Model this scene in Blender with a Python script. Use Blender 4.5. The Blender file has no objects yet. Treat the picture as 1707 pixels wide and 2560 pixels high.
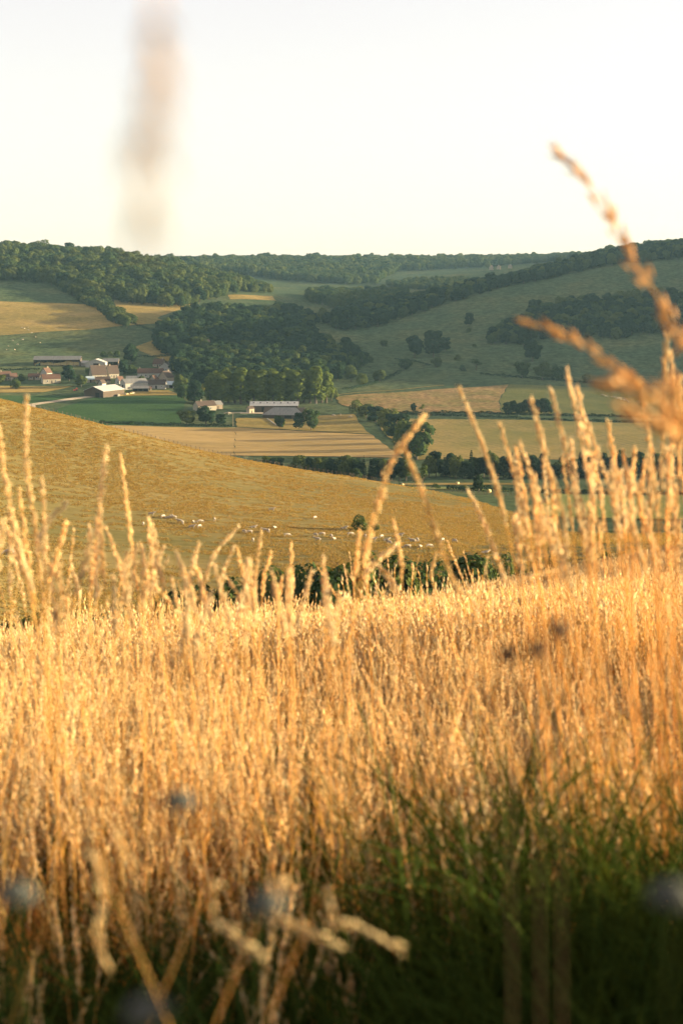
import bpy, math, random
import numpy as np
from mathutils import Vector, Matrix

# ------------------------------------------------------------------ camera, sky, sun, exposure
scene = bpy.context.scene
COL = scene.collection
R = math.radians
FPX, CX, CY = 3555.6, 853.5, 1280.0          # focal length in photo pixels, photo centre
PITCH = math.atan((1280 - 700) / FPX)        # eye level lies at photo row 700
cam_data = bpy.data.cameras.new('camera')
cam = bpy.data.objects.new('camera', cam_data)
COL.objects.link(cam)
cam.location = (0, 0, 0)
cam.rotation_euler = (math.pi / 2 - PITCH, 0, 0)
cam_data.sensor_fit = 'VERTICAL'
cam_data.sensor_height = 36.0
cam_data.lens = 50.0
cam_data.clip_start = 0.03
cam_data.clip_end = 20000
cam_data.dof.use_dof = True
cam_data.dof.focus_distance = 160.0
cam_data.dof.aperture_fstop = 4.3
cam_data.dof.aperture_blades = 9
scene.camera = cam

SUN_AZ, SUN_EL = R(82), R(9.0)               # azimuth clockwise from the view direction
world = bpy.data.worlds.new('World')
scene.world = world
world.use_nodes = True
wn = world.node_tree
wn.nodes.clear()
sky = wn.nodes.new('ShaderNodeTexSky')
sky.sky_type = 'NISHITA'
sky.sun_disc = False
sky.sun_elevation = SUN_EL
sky.sun_rotation = SUN_AZ
sky.altitude = 300
sky.air_density = 0.86
sky.dust_density = 1.2
sky.ozone_density = 0.0
bg = wn.nodes.new('ShaderNodeBackground')
bg.inputs['Strength'].default_value = 0.070
wo = wn.nodes.new('ShaderNodeOutputWorld')
veil = wn.nodes.new('ShaderNodeMix')            # thin even high haze over the whole dome
veil.data_type = 'RGBA'
veil.inputs[0].default_value = 0.64
veil.inputs[7].default_value = (3.10, 2.66, 2.50, 1)
wn.links.new(sky.outputs[0], veil.inputs[6])
wn.links.new(veil.outputs[2], bg.inputs[0])
wn.links.new(bg.outputs[0], wo.inputs[0])

sd = bpy.data.lights.new('sun', 'SUN')
sd.energy = 5.0
sd.angle = R(0.6)
sd.color = (1.0, 0.81, 0.49)
sun = bpy.data.objects.new('sun', sd)
COL.objects.link(sun)
SV = Vector((math.sin(SUN_AZ) * math.cos(SUN_EL), math.cos(SUN_AZ) * math.cos(SUN_EL), math.sin(SUN_EL)))
sun.rotation_euler = (-SV).to_track_quat('-Z', 'Y').to_euler()
sun.location = (300, 30, 120)

scene.view_settings.view_transform = 'Standard'
scene.view_settings.look = 'None'
scene.view_settings.gamma = 1.0
scene.view_settings.exposure = 2.3
scene.render.engine = 'CYCLES'
scene.cycles.max_bounces = 5
scene.cycles.diffuse_bounces = 3
scene.cycles.transmission_bounces = 4
scene.cycles.volume_bounces = 0
scene.cycles.transparent_max_bounces = 5
scene.cycles.use_denoising = True
scene.cycles.use_adaptive_sampling = True
scene.cycles.adaptive_threshold = 0.02

rng = np.random.default_rng(7)
random.seed(7)

# ------------------------------------------------------------------ helpers
SP, CP = math.sin(PITCH), math.cos(PITCH)
def ray(tx, ty):
    """direction through a photo pixel, scaled so that it advances 1 m along +Y"""
    cx, cy = (tx - CX) / FPX, (CY - ty) / FPX
    y = CP + cy * SP
    return cx / y, (-SP + cy * CP) / y
def T(ty, d):
    return ray(CX, ty)[1] * d
def project(X, Y, Z):
    dep = Y * CP - Z * SP
    up = Y * SP + Z * CP
    return CX + FPX * X / dep, CY - FPX * up / dep

def tag(o, label=None, cat=None, group=None, kind=None):
    if label: o['label'] = label
    if cat: o['category'] = cat
    if group: o['group'] = group
    if kind: o['kind'] = kind
    return o
def link(name, data, parent=None):
    o = bpy.data.objects.new(name, data)
    COL.objects.link(o)
    if parent is not None: o.parent = parent
    return o
def empty(name, loc, rz=0.0):
    o = bpy.data.objects.new(name, None)
    COL.objects.link(o)
    o.location = loc
    o.rotation_euler = (0, 0, rz)
    o.empty_display_size = 0.3
    return o

def mesh_np(name, V, F, mat=None, col=None, mats=None, midx=None, smooth=False):
    """V (n,3); F (m,3) or (m,4) int array"""
    me = bpy.data.meshes.new(name)
    V = np.asarray(V, np.float32); F = np.asarray(F, np.int32)
    k = F.shape[1]
    me.vertices.add(len(V)); me.vertices.foreach_set('co', V.ravel())
    me.loops.add(F.size); me.loops.foreach_set('vertex_index', F.ravel())
    me.polygons.add(len(F))
    me.polygons.foreach_set('loop_start', np.arange(0, F.size, k, dtype=np.int32))
    if midx is not None: me.polygons.foreach_set('material_index', np.asarray(midx, np.int32))
    if smooth: me.polygons.foreach_set('use_smooth', np.ones(len(F), bool))
    if col is not None:
        a = me.color_attributes.new('tint', 'FLOAT_COLOR', 'POINT')
        c4 = np.ones((len(V), 4), np.float32); c4[:, :3] = col
        a.data.foreach_set('color', c4.ravel())
    for m in (mats or ([mat] if mat else [])): me.materials.append(m)
    me.update(calc_edges=True)
    return me

class MB:
    """collects boxes and polygons; build() links them as one mesh object"""
    def __init__(s): s.v, s.f = [], []
    def poly(s, *pts):
        b = len(s.v); s.v += [tuple(p) for p in pts]; s.f.append(tuple(range(b, b + len(pts)))); return s
    def box(s, x0, x1, y0, y1, z0, z1):
        b = len(s.v)
        s.v += [(x, y, z) for z in (z0, z1) for x, y in ((x0, y0), (x1, y0), (x1, y1), (x0, y1))]
        s.f += [tuple(b + i for i in q) for q in ((3, 2, 1, 0), (4, 5, 6, 7), (0, 1, 5, 4), (1, 2, 6, 5), (2, 3, 7, 6), (3, 0, 4, 7))]
        return s
    def prism(s, pts, x0, x1):
        """extrude a (y,z) outline along x"""
        b, n = len(s.v), len(pts)
        s.v += [(x0, y, z) for y, z in pts] + [(x1, y, z) for y, z in pts]
        s.f.append(tuple(b + i for i in range(n))[::-1]); s.f.append(tuple(b + n + i for i in range(n)))
        for i in range(n):
            j = (i + 1) % n
            s.f.append((b + i, b + j, b + n + j, b + n + i))
        return s
    def tube(s, pts, rad, n=6, cap=True):
        pts = [Vector(p) for p in pts]
        if not hasattr(rad, '__len__'): rad = [rad] * len(pts)
        b = len(s.v)
        for i, p in enumerate(pts):
            t = (pts[min(i + 1, len(pts) - 1)] - pts[max(i - 1, 0)]).normalized()
            a = t.orthogonal().normalized() if i == 0 else (a - t * a.dot(t)).normalized()
            c = t.cross(a)
            for k in range(n):
                q = p + (a * math.cos(2 * math.pi * k / n) + c * math.sin(2 * math.pi * k / n)) * rad[i]
                s.v.append(tuple(q))
        for i in range(len(pts) - 1):
            for k in range(n):
                l = (k + 1) % n
                s.f.append((b + i * n + k, b + i * n + l, b + (i + 1) * n + l, b + (i + 1) * n + k))
        if cap:
            s.f.append(tuple(b + k for k in range(n))[::-1])
            s.f.append(tuple(b + (len(pts) - 1) * n + k for k in range(n)))
        return s
    def cone(s, c, r0, r1, h, n=8):
        return s.tube([(c[0], c[1], c[2]), (c[0], c[1], c[2] + h)], [r0, r1], n)
    def mesh(s, name, mat):
        me = bpy.data.meshes.new(name)
        me.from_pydata(s.v, [], s.f)
        if mat: me.materials.append(mat)
        me.update()
        return me
    def build(s, name, mat, parent=None):
        return link(name, s.mesh(name, mat), parent)

# ------------------------------------------------------------------ materials
def nodes(name):
    m = bpy.data.materials.new(name)
    m.use_nodes = True
    nt = m.node_tree
    nt.nodes.clear()
    out = nt.nodes.new('ShaderNodeOutputMaterial')
    return m, nt, out
def N(nt, typ, **kw):
    n = nt.nodes.new(typ)
    for k, v in kw.items():
        if k in n.inputs.keys() if isinstance(k, str) else False: n.inputs[k].default_value = v
        else: setattr(n, k, v)
    return n
def ramp(nt, fac, stops):
    r = nt.nodes.new('ShaderNodeValToRGB')
    e = r.color_ramp.elements
    while len(e) < len(stops): e.new(0.5)
    for el, (p, c) in zip(e, stops):
        el.position = p; el.color = (*c, 1)
    nt.links.new(fac, r.inputs[0])
    return r.outputs[0]
def noise(nt, vec, scale, detail=4, rough=0.6):
    n = nt.nodes.new('ShaderNodeTexNoise')
    n.inputs['Scale'].default_value = scale
    n.inputs['Detail'].default_value = detail
    n.inputs['Roughness'].default_value = rough
    if vec is not None: nt.links.new(vec, n.inputs['Vector'])
    return n.outputs['Fac']
def mixc(nt, a, b, fac, mode='MIX'):
    m = nt.nodes.new('ShaderNodeMix'); m.data_type = 'RGBA'; m.blend_type = mode
    for s, i in ((a, 6), (b, 7)):
        if isinstance(s, tuple): m.inputs[i].default_value = (*s, 1)
        else: nt.links.new(s, m.inputs[i])
    if isinstance(fac, (int, float)): m.inputs[0].default_value = fac
    else: nt.links.new(fac, m.inputs[0])
    return m.outputs[2]
def mapping(nt, vec, scale=(1, 1, 1), rot=(0, 0, 0)):
    mp = nt.nodes.new('ShaderNodeMapping')
    mp.inputs['Scale'].default_value = scale
    mp.inputs['Rotation'].default_value = rot
    nt.links.new(vec, mp.inputs['Vector'])
    return mp.outputs[0]

def mat_plain(name, c, c2=None, scale=1.5, rough=0.85, spec=0.2, metal=0.0, stretch=(1, 1, 1)):
    m, nt, out = nodes(name)
    p = nt.nodes.new('ShaderNodeBsdfPrincipled')
    p.inputs['Roughness'].default_value = rough
    p.inputs['Metallic'].default_value = metal
    p.inputs['Specular IOR Level'].default_value = spec
    tc = nt.nodes.new('ShaderNodeTexCoord')
    f = noise(nt, mapping(nt, tc.outputs['Object'], stretch), scale, 5, 0.65)
    c2 = c2 or tuple(x * 0.7 for x in c)
    nt.links.new(ramp(nt, f, [(0.3, c2), (0.7, c)]), p.inputs['Base Color'])
    nt.links.new(p.outputs[0], out.inputs[0])
    return m

def mat_ground(name, stops, scale, fine=1.2, fine_amt=0.35, bump=0.0, bump_scale=1.0, stretch=(1, 1, 1), rows=None, rough=0.95):
    """stops: colour ramp over large patches; fine noise speckles on top; rows=(spacing m, angle, amount, colour)"""
    m, nt, out = nodes(name)
    g = nt.nodes.new('ShaderNodeNewGeometry')
    pos = g.outputs['Position']
    sm = mapping(nt, pos, stretch)
    f = noise(nt, sm, scale, 6, 0.62)
    c = ramp(nt, f, stops)
    f2 = noise(nt, sm, fine, 3, 0.7)
    dark = ramp(nt, f2, [(0.35, (1 - fine_amt,) * 3), (0.65, (1 + fine_amt * 0.6,) * 3)])
    c = mixc(nt, c, dark, 1.0, 'MULTIPLY')
    if rows:
        sp, ang, amt, rc = rows
        w = nt.nodes.new('ShaderNodeTexWave')
        w.wave_type = 'BANDS'; w.bands_direction = 'X'
        w.inputs['Scale'].default_value = 0.3142 / sp
        w.inputs['Distortion'].default_value = 1.2
        w.inputs['Detail'].default_value = 2
        w.inputs['Detail Scale'].default_value = 0.6
        nt.links.new(mapping(nt, pos, (1, 1, 1), (0, 0, ang)), w.inputs['Vector'])
        brk = noise(nt, pos, 0.05, 3, 0.6)
        mm = nt.nodes.new('ShaderNodeMath'); mm.operation = 'MULTIPLY'
        nt.links.new(ramp(nt, w.outputs['Fac'], [(0.55, (0, 0, 0)), (0.8, (1, 1, 1))]), mm.inputs[0])
        nt.links.new(ramp(nt, brk, [(0.35, (0.1,) * 3), (0.6, (amt,) * 3)]), mm.inputs[1])
        c = mixc(nt, c, rc, mm.outputs[0])
    p = nt.nodes.new('ShaderNodeBsdfDiffuse')
    p.inputs['Roughness'].default_value = 1.0
    nt.links.new(c, p.inputs['Color'])
    if bump:
        b = nt.nodes.new('ShaderNodeBump')
        b.inputs['Strength'].default_value = 1.0
        b.inputs['Distance'].default_value = bump
        nt.links.new(noise(nt, sm, bump_scale, 4, 0.7), b.inputs['Height'])
        nt.links.new(b.outputs[0], p.inputs['Normal'])
    nt.links.new(p.outputs[0], out.inputs[0])
    return m

def mat_leaf(name, c1, c2, c3=None, trans=0.3, vary=0.5):
    """leaves: per-plant random tint plus clump-scale noise"""
    m, nt, out = nodes(name)
    oi = nt.nodes.new('ShaderNodeObjectInfo')
    tc = nt.nodes.new('ShaderNodeNewGeometry')
    f = noise(nt, tc.outputs['Position'], 0.35, 3, 0.6)
    c = mixc(nt, c1, c2, ramp(nt, f, [(0.35, (0, 0, 0)), (0.65, (1, 1, 1))]))
    c = mixc(nt, c, c3 or c2, ramp(nt, oi.outputs['Random'], [(0.2, (0, 0, 0)), (1.0, (vary,) * 3)]))
    d = nt.nodes.new('ShaderNodeBsdfDiffuse'); t = nt.nodes.new('ShaderNodeBsdfTranslucent')
    nt.links.new(c, d.inputs[0]); nt.links.new(mixc(nt, c, (0.9, 1.0, 0.4), 0.6, 'MULTIPLY'), t.inputs[0])
    mx = nt.nodes.new('ShaderNodeMixShader'); mx.inputs[0].default_value = trans
    nt.links.new(d.outputs[0], mx.inputs[1]); nt.links.new(t.outputs[0], mx.inputs[2])
    nt.links.new(mx.outputs[0], out.inputs[0])
    return m

def mat_grass(name, trans=0.35, tint2=(1.02, 0.92, 0.72), gloss=0.0):
    """straw: colour stored along each stem, shifted plant by plant"""
    m, nt, out = nodes(name)
    at = nt.nodes.new('ShaderNodeAttribute'); at.attribute_name = 'tint'
    oi = nt.nodes.new('ShaderNodeObjectInfo')
    g = nt.nodes.new('ShaderNodeNewGeometry')
    c = mixc(nt, at.outputs['Color'], tint2, ramp(nt, oi.outputs['Random'], [(0.0, (0, 0, 0)), (1.0, (1, 1, 1))]), 'MULTIPLY')
    f = noise(nt, g.outputs['Position'], 160.0, 2, 0.6)
    c = mixc(nt, c, ramp(nt, f, [(0.3, (0.72,) * 3), (0.7, (1.15,) * 3)]), 1.0, 'MULTIPLY')
    d = nt.nodes.new('ShaderNodeBsdfDiffuse'); t = nt.nodes.new('ShaderNodeBsdfTranslucent')
    nt.links.new(c, d.inputs[0])
    nt.links.new(mixc(nt, c, (1.0, 0.74, 0.40), 1.0, 'MULTIPLY'), t.inputs[0])
    mx = nt.nodes.new('ShaderNodeMixShader'); mx.inputs[0].default_value = trans
    nt.links.new(d.outputs[0], mx.inputs[1]); nt.links.new(t.outputs[0], mx.inputs[2])
    nt.links.new(mx.outputs[0], out.inputs[0])
    return m

M = {}
M['meadow'] = mat_ground('valley_meadow', [(0.25, (0.045, 0.07, 0.038)), (0.5, (0.07, 0.09, 0.045)), (0.75, (0.11, 0.11, 0.048))], 0.012, 0.16, 0.42, 0.25, 0.5)
M['pasture'] = mat_ground('dry_pasture', [(0.3, (0.145, 0.125, 0.046)), (0.5, (0.22, 0.168, 0.064)), (0.7, (0.29, 0.21, 0.082))], 0.018, 0.9, 0.28, 0.2, 1.1, stretch=(0.25, 1.0, 1.0))
M['straw'] = mat_ground('straw_litter', [(0.3, (0.16, 0.10, 0.04)), (0.7, (0.33, 0.22, 0.09))], 2.0, 14.0, 0.4, 0.02, 20.0)
M['stubble'] = mat_ground('stubble', [(0.3, (0.2752, 0.1892, 0.0731)), (0.7, (0.387, 0.258, 0.1075))], 0.02, 0.4, 0.2, 0.08, 0.8, stretch=(0.25, 1, 1))
M['mown'] = mat_ground('mown_hay', [(0.3, (0.1848, 0.1596, 0.0504)), (0.5, (0.2772, 0.2016, 0.0714)), (0.7, (0.336, 0.2268, 0.0882))], 0.015, 0.5, 0.2, 0.06, 0.8, rows=(5.0, 0.75, 0.8, (0.12, 0.115, 0.04)))
M['fallow'] = mat_ground('fallow', [(0.3, (0.1596, 0.1428, 0.0504)), (0.6, (0.2688, 0.168, 0.0756)), (0.8, (0.3192, 0.2016, 0.1008))], 0.05, 0.25, 0.45, 0.3, 0.35)
M['crop'] = mat_ground('green_crop', [(0.3, (0.034, 0.068, 0.0289)), (0.7, (0.0527, 0.0892, 0.0323))], 0.03, 0.6, 0.25, 0.12, 0.9)
M['greenfield'] = mat_ground('green_pasture', [(0.3, (0.0946, 0.1032, 0.0387)), (0.7, (0.1548, 0.1419, 0.0499))], 0.03, 0.6, 0.25, 0.1, 0.9)
M['palegreen'] = mat_ground('pale_green_field', [(0.3, (0.1376, 0.1591, 0.0516)), (0.7, (0.1978, 0.1935, 0.0645))], 0.03, 0.6, 0.2, 0.1, 0.9)
M['track'] = mat_ground('farm_track', [(0.3, (0.34, 0.27, 0.19)), (0.7, (0.45, 0.37, 0.27))], 0.1, 0.8, 0.25, 0.03, 1.0)
M['golden'] = mat_ground('golden_meadow', [(0.3, (0.172, 0.1376, 0.043)), (0.6, (0.2838, 0.1978, 0.0688)), (0.8, (0.3612, 0.2408, 0.086))], 0.03, 0.5, 0.3, 0.2, 0.6, stretch=(0.4, 1, 1))
M['water'] = mat_plain('pond_water', (0.10, 0.11, 0.11), rough=0.12, spec=0.5)
M['leaf'] = mat_leaf('broad_leaf', (0.026, 0.046, 0.020), (0.050, 0.074, 0.024), (0.105, 0.115, 0.032), 0.3, 0.75)
M['leaf_dark'] = mat_leaf('dark_leaf', (0.013, 0.027, 0.016), (0.022, 0.040, 0.020), (0.030, 0.046, 0.021), 0.2)
M['leaf_poplar'] = mat_leaf('poplar_leaf', (0.085, 0.115, 0.030), (0.13, 0.16, 0.036), (0.16, 0.18, 0.045), 0.35, 0.4)
M['leaf_yellow'] = mat_leaf('yellow_leaf', (0.14, 0.14, 0.03), (0.22, 0.19, 0.04), None, 0.35)
M['bark'] = mat_plain('bark', (0.13, 0.10, 0.075), (0.06, 0.05, 0.04), 3.0)
M['wood'] = mat_plain('weathered_wood', (0.24, 0.19, 0.14), (0.12, 0.09, 0.065), 4.0, stretch=(6, 6, 0.6))
M['brownwood'] = mat_plain('brown_boards', (0.085, 0.06, 0.042), (0.045, 0.034, 0.026), 2.0, stretch=(6, 6, 0.4))
M['tile'] = mat_plain('clay_tile', (0.11, 0.056, 0.040), (0.06, 0.036, 0.028), 1.2, stretch=(1, 1, 3))
M['tile_brown'] = mat_plain('brown_tile', (0.08, 0.054, 0.042), (0.05, 0.036, 0.03), 1.2, stretch=(1, 1, 3))
M['sheet'] = mat_plain('fibre_cement_roof', (0.40, 0.38, 0.36), (0.26, 0.25, 0.24), 0.4, 0.7, stretch=(3, 0.5, 0.5))
M['sheet_dark'] = mat_plain('dark_fibre_cement_roof', (0.17, 0.165, 0.16), (0.11, 0.105, 0.10), 0.4, 0.75, stretch=(3, 0.5, 0.5))
M['sheet_blue'] = mat_plain('blue_grey_sheet', (0.33, 0.40, 0.44), (0.22, 0.27, 0.31), 0.4, 0.5, 0.4)
M['render'] = mat_plain('pale_render', (0.33, 0.29, 0.23), (0.23, 0.20, 0.15), 0.8)
M['render_white'] = mat_plain('white_render', (0.40, 0.38, 0.34), (0.29, 0.27, 0.24), 0.7)
M['stone'] = mat_plain('rubble_stone', (0.36, 0.30, 0.22), (0.22, 0.18, 0.13), 2.2)
M['glass'] = mat_plain('window_glass', (0.03, 0.035, 0.04), (0.02, 0.02, 0.025), 1, 0.15, 0.5)
M['dark'] = mat_plain('dark_interior', (0.02, 0.018, 0.016), (0.012, 0.01, 0.01), 1, 0.9)  # near-black panels paint the shade inside doorways and openings
M['hay'] = mat_plain('hay', (0.55, 0.42, 0.20), (0.35, 0.25, 0.11), 3.0)
M['cow'] = mat_plain('cream_hide', (0.40, 0.33, 0.25), (0.28, 0.23, 0.17), 1.8)
M['red'] = mat_plain('red_paint', (0.5, 0.06, 0.03), (0.4, 0.05, 0.03), 2, 0.4, 0.5)
M['green_paint'] = mat_plain('green_paint', (0.05, 0.22, 0.16), (0.04, 0.16, 0.12), 2, 0.4, 0.5)
M['white_paint'] = mat_plain('white_paint', (0.7, 0.7, 0.68), (0.55, 0.55, 0.53), 2, 0.5, 0.4)
M['rubber'] = mat_plain('rubber', (0.03, 0.03, 0.03), None, 2)
M['grass'] = mat_grass('dry_grass', 0.42)
M['grass_green'] = mat_grass('green_grass', 0.35, (1.0, 0.8, 0.6))
M['petal'] = mat_plain('white_petal', (0.085, 0.09, 0.08), (0.06, 0.065, 0.06), 30)
M['dark_head'] = mat_plain('dark_seed_head', (0.13, 0.075, 0.045), (0.06, 0.035, 0.02), 60)
M['brown_grass'] = mat_grass('brown_seed_grass', 0.3)
# ------------------------------------------------------------------ terrain
def pchip(xs, ys, x):
    xs = np.array(xs, float); ys = np.array(ys, float)
    h = np.diff(xs); dl = np.diff(ys) / h
    m = np.zeros(len(xs))
    for i in range(1, len(xs) - 1):
        if dl[i - 1] * dl[i] > 0:
            w1, w2 = 2 * h[i] + h[i - 1], h[i] + 2 * h[i - 1]
            m[i] = (w1 + w2) / (w1 / dl[i - 1] + w2 / dl[i])
    m[0], m[-1] = dl[0], dl[-1]
    i = np.clip(np.searchsorted(xs, x) - 1, 0, len(xs) - 2)
    t = np.clip((x - xs[i]) / h[i], 0, 1)
    return ys[i] * (1 + 2 * t) * (1 - t) ** 2 + m[i] * h[i] * t * (1 - t) ** 2 + ys[i + 1] * t * t * (3 - 2 * t) + m[i + 1] * h[i] * t * t * (t - 1)

def tt(*a):          # (distance, photo row) pairs -> (distance, height)
    return [(d, T(y, d)) for d, y in a]
FAR_END = [(4900, 42)]
COLS = {
 -1200: [(150, -50), (300, -45), (450, -25), (600, -20), (800, -60), (1000, -85), (1300, -60), (1600, -10), (1900, 30), (2300, 45), (4900, 45)],
 -300: [(150, -50), (200, -48)] + tt((300, 1250), (400, 1065), (470, 935)) + [(540, -32), (620, -52), (760, -88), (900, -96), (1050, -94), (1150, -91), (1300, -74), (1450, -55), (1600, -26), (1750, 0), (1900, 20), (2100, 38), (2400, 44)] + FAR_END,
 0: [(150, -46), (200, T(1578, 200))] + tt((260, 1440), (320, 1300), (400, 1130), (470, 1004)) + [(530, -45), (620, -64), (740, -88), (900, -96)] + tt((1050, 1022), (1150, 985), (1220, 950), (1300, 912), (1450, 850), (1600, 770), (1750, 715)) + [(1900, 12), (2050, 29), (2250, 40), (2700, 35)] + FAR_END,
 300: [(150, -47), (200, T(1590, 200))] + tt((260, 1455), (330, 1300), (400, 1185), (460, 1082)) + [(520, -56), (620, -78), (740, -93), (900, -101)] + tt((1000, 1057), (1050, 1030), (1110, 1000), (1150, 985), (1200, 955), (1300, 915), (1400, 880), (1500, 830), (1600, 775), (1700, 745)) + [(1800, -4), (1950, 16), (2150, 31), (2400, 32), (2800, 30)] + FAR_END,
 600: [(150, -45), (200, -51)] + tt((260, 1455), (330, 1325), (400, 1228), (450, 1160)) + [(500, -66), (600, -84), (720, -96), (860, -103)] + tt((950, 1087), (1000, 1068), (1050, 1040), (1120, 1010)) + [(1200, -93), (1300, -86), (1400, -73), (1550, -52), (1700, -34), (1800, T(742, 1800)), (1900, -12), (2200, -14), (2500, 2), (2900, 26), (3300, 40)] + FAR_END,
 900: [(150, -43), (200, -51)] + tt((260, 1432), (320, 1352), (380, 1280), (450, 1207)) + [(500, -71), (580, -85)] + tt((650, 1212), (720, 1192), (800, 1150), (900, 1107), (1000, 1066), (1060, 1036), (1150, 1000), (1250, 965), (1350, 930), (1450, 890), (1600, 835), (1750, 795)) + [(1900, -38), (2100, -26), (2300, -14), (2600, 0), (3000, 26), (3300, 40)] + FAR_END,
 1200: [(150, -40), (200, -50)] + tt((260, 1410), (320, 1352), (380, 1300), (440, 1256), (500, 1242), (560, 1229), (650, 1206), (720, 1192), (800, 1150), (900, 1107), (1000, 1066), (1060, 1038), (1150, 1000), (1250, 965), (1330, 942), (1420, 892), (1550, 830), (1650, 780), (1720, 748), (1790, 722)) + [(1880, -18), (2050, -34), (2350, -22), (2700, 12), (3100, 36)] + FAR_END,
 1500: [(150, -36), (200, -48)] + tt((260, 1385), (320, 1342), (400, 1292), (480, 1266), (560, 1236), (650, 1206), (720, 1192), (800, 1150), (900, 1107), (1000, 1066), (1060, 1040), (1150, 1005), (1250, 970), (1350, 942), (1450, 882), (1550, 822), (1650, 762), (1750, 708), (1850, 660)) + [(1950, 32), (2100, 38), (2600, 42)] + FAR_END,
 1707: [(150, -33), (200, -45)] + tt((260, 1368), (320, 1332), (400, 1290), (480, 1268), (560, 1238), (650, 1206), (720, 1192), (800, 1150), (900, 1107), (1000, 1068), (1060, 1044), (1150, 1008), (1250, 972), (1350, 944), (1450, 884), (1550, 826), (1650, 765), (1750, 706), (1850, 652)) + [(1950, 36), (2100, 42), (2600, 45)] + FAR_END,
 2300: [(150, -28), (200, -38), (300, -52), (400, -64), (560, -82), (720, -94), (1000, -98), (1160, -92), (1250, -66), (1350, -20), (1450, 32), (1600, 76), (1900, 96), (2600, 60), (4900, 50)],
 3200: [(150, -18), (300, -38), (600, -66), (900, -86), (1080, -80), (1180, -54), (1280, -6), (1400, 54), (1700, 115), (2600, 90), (4900, 50)],
}
_ctx = np.array(sorted(COLS))
_cu = (_ctx - CX) / FPX / (CP + (CY - 1000) / FPX * SP)
_D = np.concatenate([np.arange(100, 600, 4.0), np.arange(600, 1600, 8.0), np.arange(1600, 4900, 30.0)])
_tab = np.array([pchip([p[0] for p in COLS[t]], [p[1] for p in COLS[t]], _D) for t in _ctx])
_U = np.linspace(-0.85, 0.9, 240)
_Z = np.array([np.interp(_U, _cu, _tab[:, j]) for j in range(len(_D))]).T          # (U, D)
ker = np.exp(-0.5 * (np.arange(-12, 13) / 4.5) ** 2); ker /= ker.sum()
_Zp = np.pad(_Z, ((12, 12), (0, 0)), mode='edge')
_Z = sum(ker[k] * _Zp[k:k + len(_U)] for k in range(25))
def bilin(A, xs, ys, x, y):
    i = np.clip(np.searchsorted(xs, x) - 1, 0, len(xs) - 2); j = np.clip(np.searchsorted(ys, y) - 1, 0, len(ys) - 2)
    s = np.clip((x - xs[i]) / (xs[i + 1] - xs[i]), 0, 1); t = np.clip((y - ys[j]) / (ys[j + 1] - ys[j]), 0, 1)
    return A[i, j] * (1 - s) * (1 - t) + A[i + 1, j] * s * (1 - t) + A[i, j + 1] * (1 - s) * t + A[i + 1, j + 1] * s * t
EYE = 1.42
def H0(X, Y):
    X = np.asarray(X, float); Y = np.asarray(Y, float)
    Yp = np.maximum(Y, 0)
    h = Yp - 3.0 * (1 - np.exp(-Yp / 3.0))
    Xc = np.clip(X, -60, 60)
    zf = -(EYE + 0.240 * h) + Xc * (0.03 + 0.00225 * np.minimum(Yp, 110)) - 0.004 * np.maximum(Yp - 78, 0) ** 2
    zf = zf + 0.05 * np.sin(X * 0.9 + 1.3) * np.sin(Y * 0.7) * np.clip(Yp / 8, 0, 1) + 0.25 * np.sin(X * 0.13 + 0.4) * np.sin(Y * 0.11) * np.clip(Yp / 40, 0, 1)
    zc = bilin(_Z, _U, _D, X / np.maximum(Y, 60), np.maximum(Y, 100))
    w = np.clip((Yp - 92) / 70.0, 0, 1); w = w * w * (3 - 2 * w)
    z = zf * (1 - w) + zc * w
    und = np.clip((Yp - 190) / 40, 0, 1)
    z = z + und * (0.5 * np.sin(X * 0.021 + 2) * np.sin(Y * 0.017) + 0.25 * np.sin(X * 0.06 + Y * 0.043) + 0.08 * np.sin(X * 0.17 - Y * 0.23 + 1.0))
    return z
ROWS = np.concatenate([np.linspace(-40, 1, 20), np.geomspace(1.15, 215, 150), np.arange(218, 520, 3.0), np.arange(526, 1500, 8.0), np.geomspace(1510, 4800, 70)])
def rowW(Y): return 60 + 0.74 * np.maximum(Y, 0)
_half = np.concatenate([np.linspace(0, 0.40, 100), 0.40 + 0.60 * (np.linspace(0, 1, 26)[1:]) ** 1.4])
WARP = np.concatenate([-_half[::-1], _half[1:]])
GX = WARP[None, :] * rowW(ROWS)[:, None]
GY = np.repeat(ROWS[:, None], len(WARP), 1)
GZ = H0(GX, GY)
def H(X, Y):
    """height of the terrain sheet"""
    X = np.atleast_1d(np.asarray(X, float)); Y = np.atleast_1d(np.asarray(Y, float))
    j = np.clip(np.searchsorted(ROWS, Y) - 1, 0, len(ROWS) - 2)
    t = (Y - ROWS[j]) / (ROWS[j + 1] - ROWS[j])
    def rowz(jj):
        a = np.clip(X / rowW(ROWS[jj]), -1, 1)
        i = np.clip(np.searchsorted(WARP, a) - 1, 0, len(WARP) - 2)
        s = (a - WARP[i]) / (WARP[i + 1] - WARP[i])
        return GZ[jj, i] * (1 - s) + GZ[jj, i + 1] * s
    return rowz(j) * (1 - t) + rowz(j + 1) * t
_MY = np.concatenate([np.arange(100, 1600, 1.5), np.arange(1600, 4700, 5.0)])
def P(tx, ty, dmin=120):
    """where the ray through a photo pixel meets the ground beyond dmin"""
    u, g = ray(tx, ty)
    Y = _MY[_MY >= dmin]
    under = np.nonzero(g * Y < H(u * Y, Y))[0]
    y = Y[under[0]] if len(under) else Y[-1]
    return Vector((u * y, y, float(H(u * y, y)[0])))
def Pd(tx, d):
    u = (tx - CX) / FPX / (CP + (CY - 1000) / FPX * SP)
    return Vector((u * d, d, float(H(u * d, d)[0])))

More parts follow.
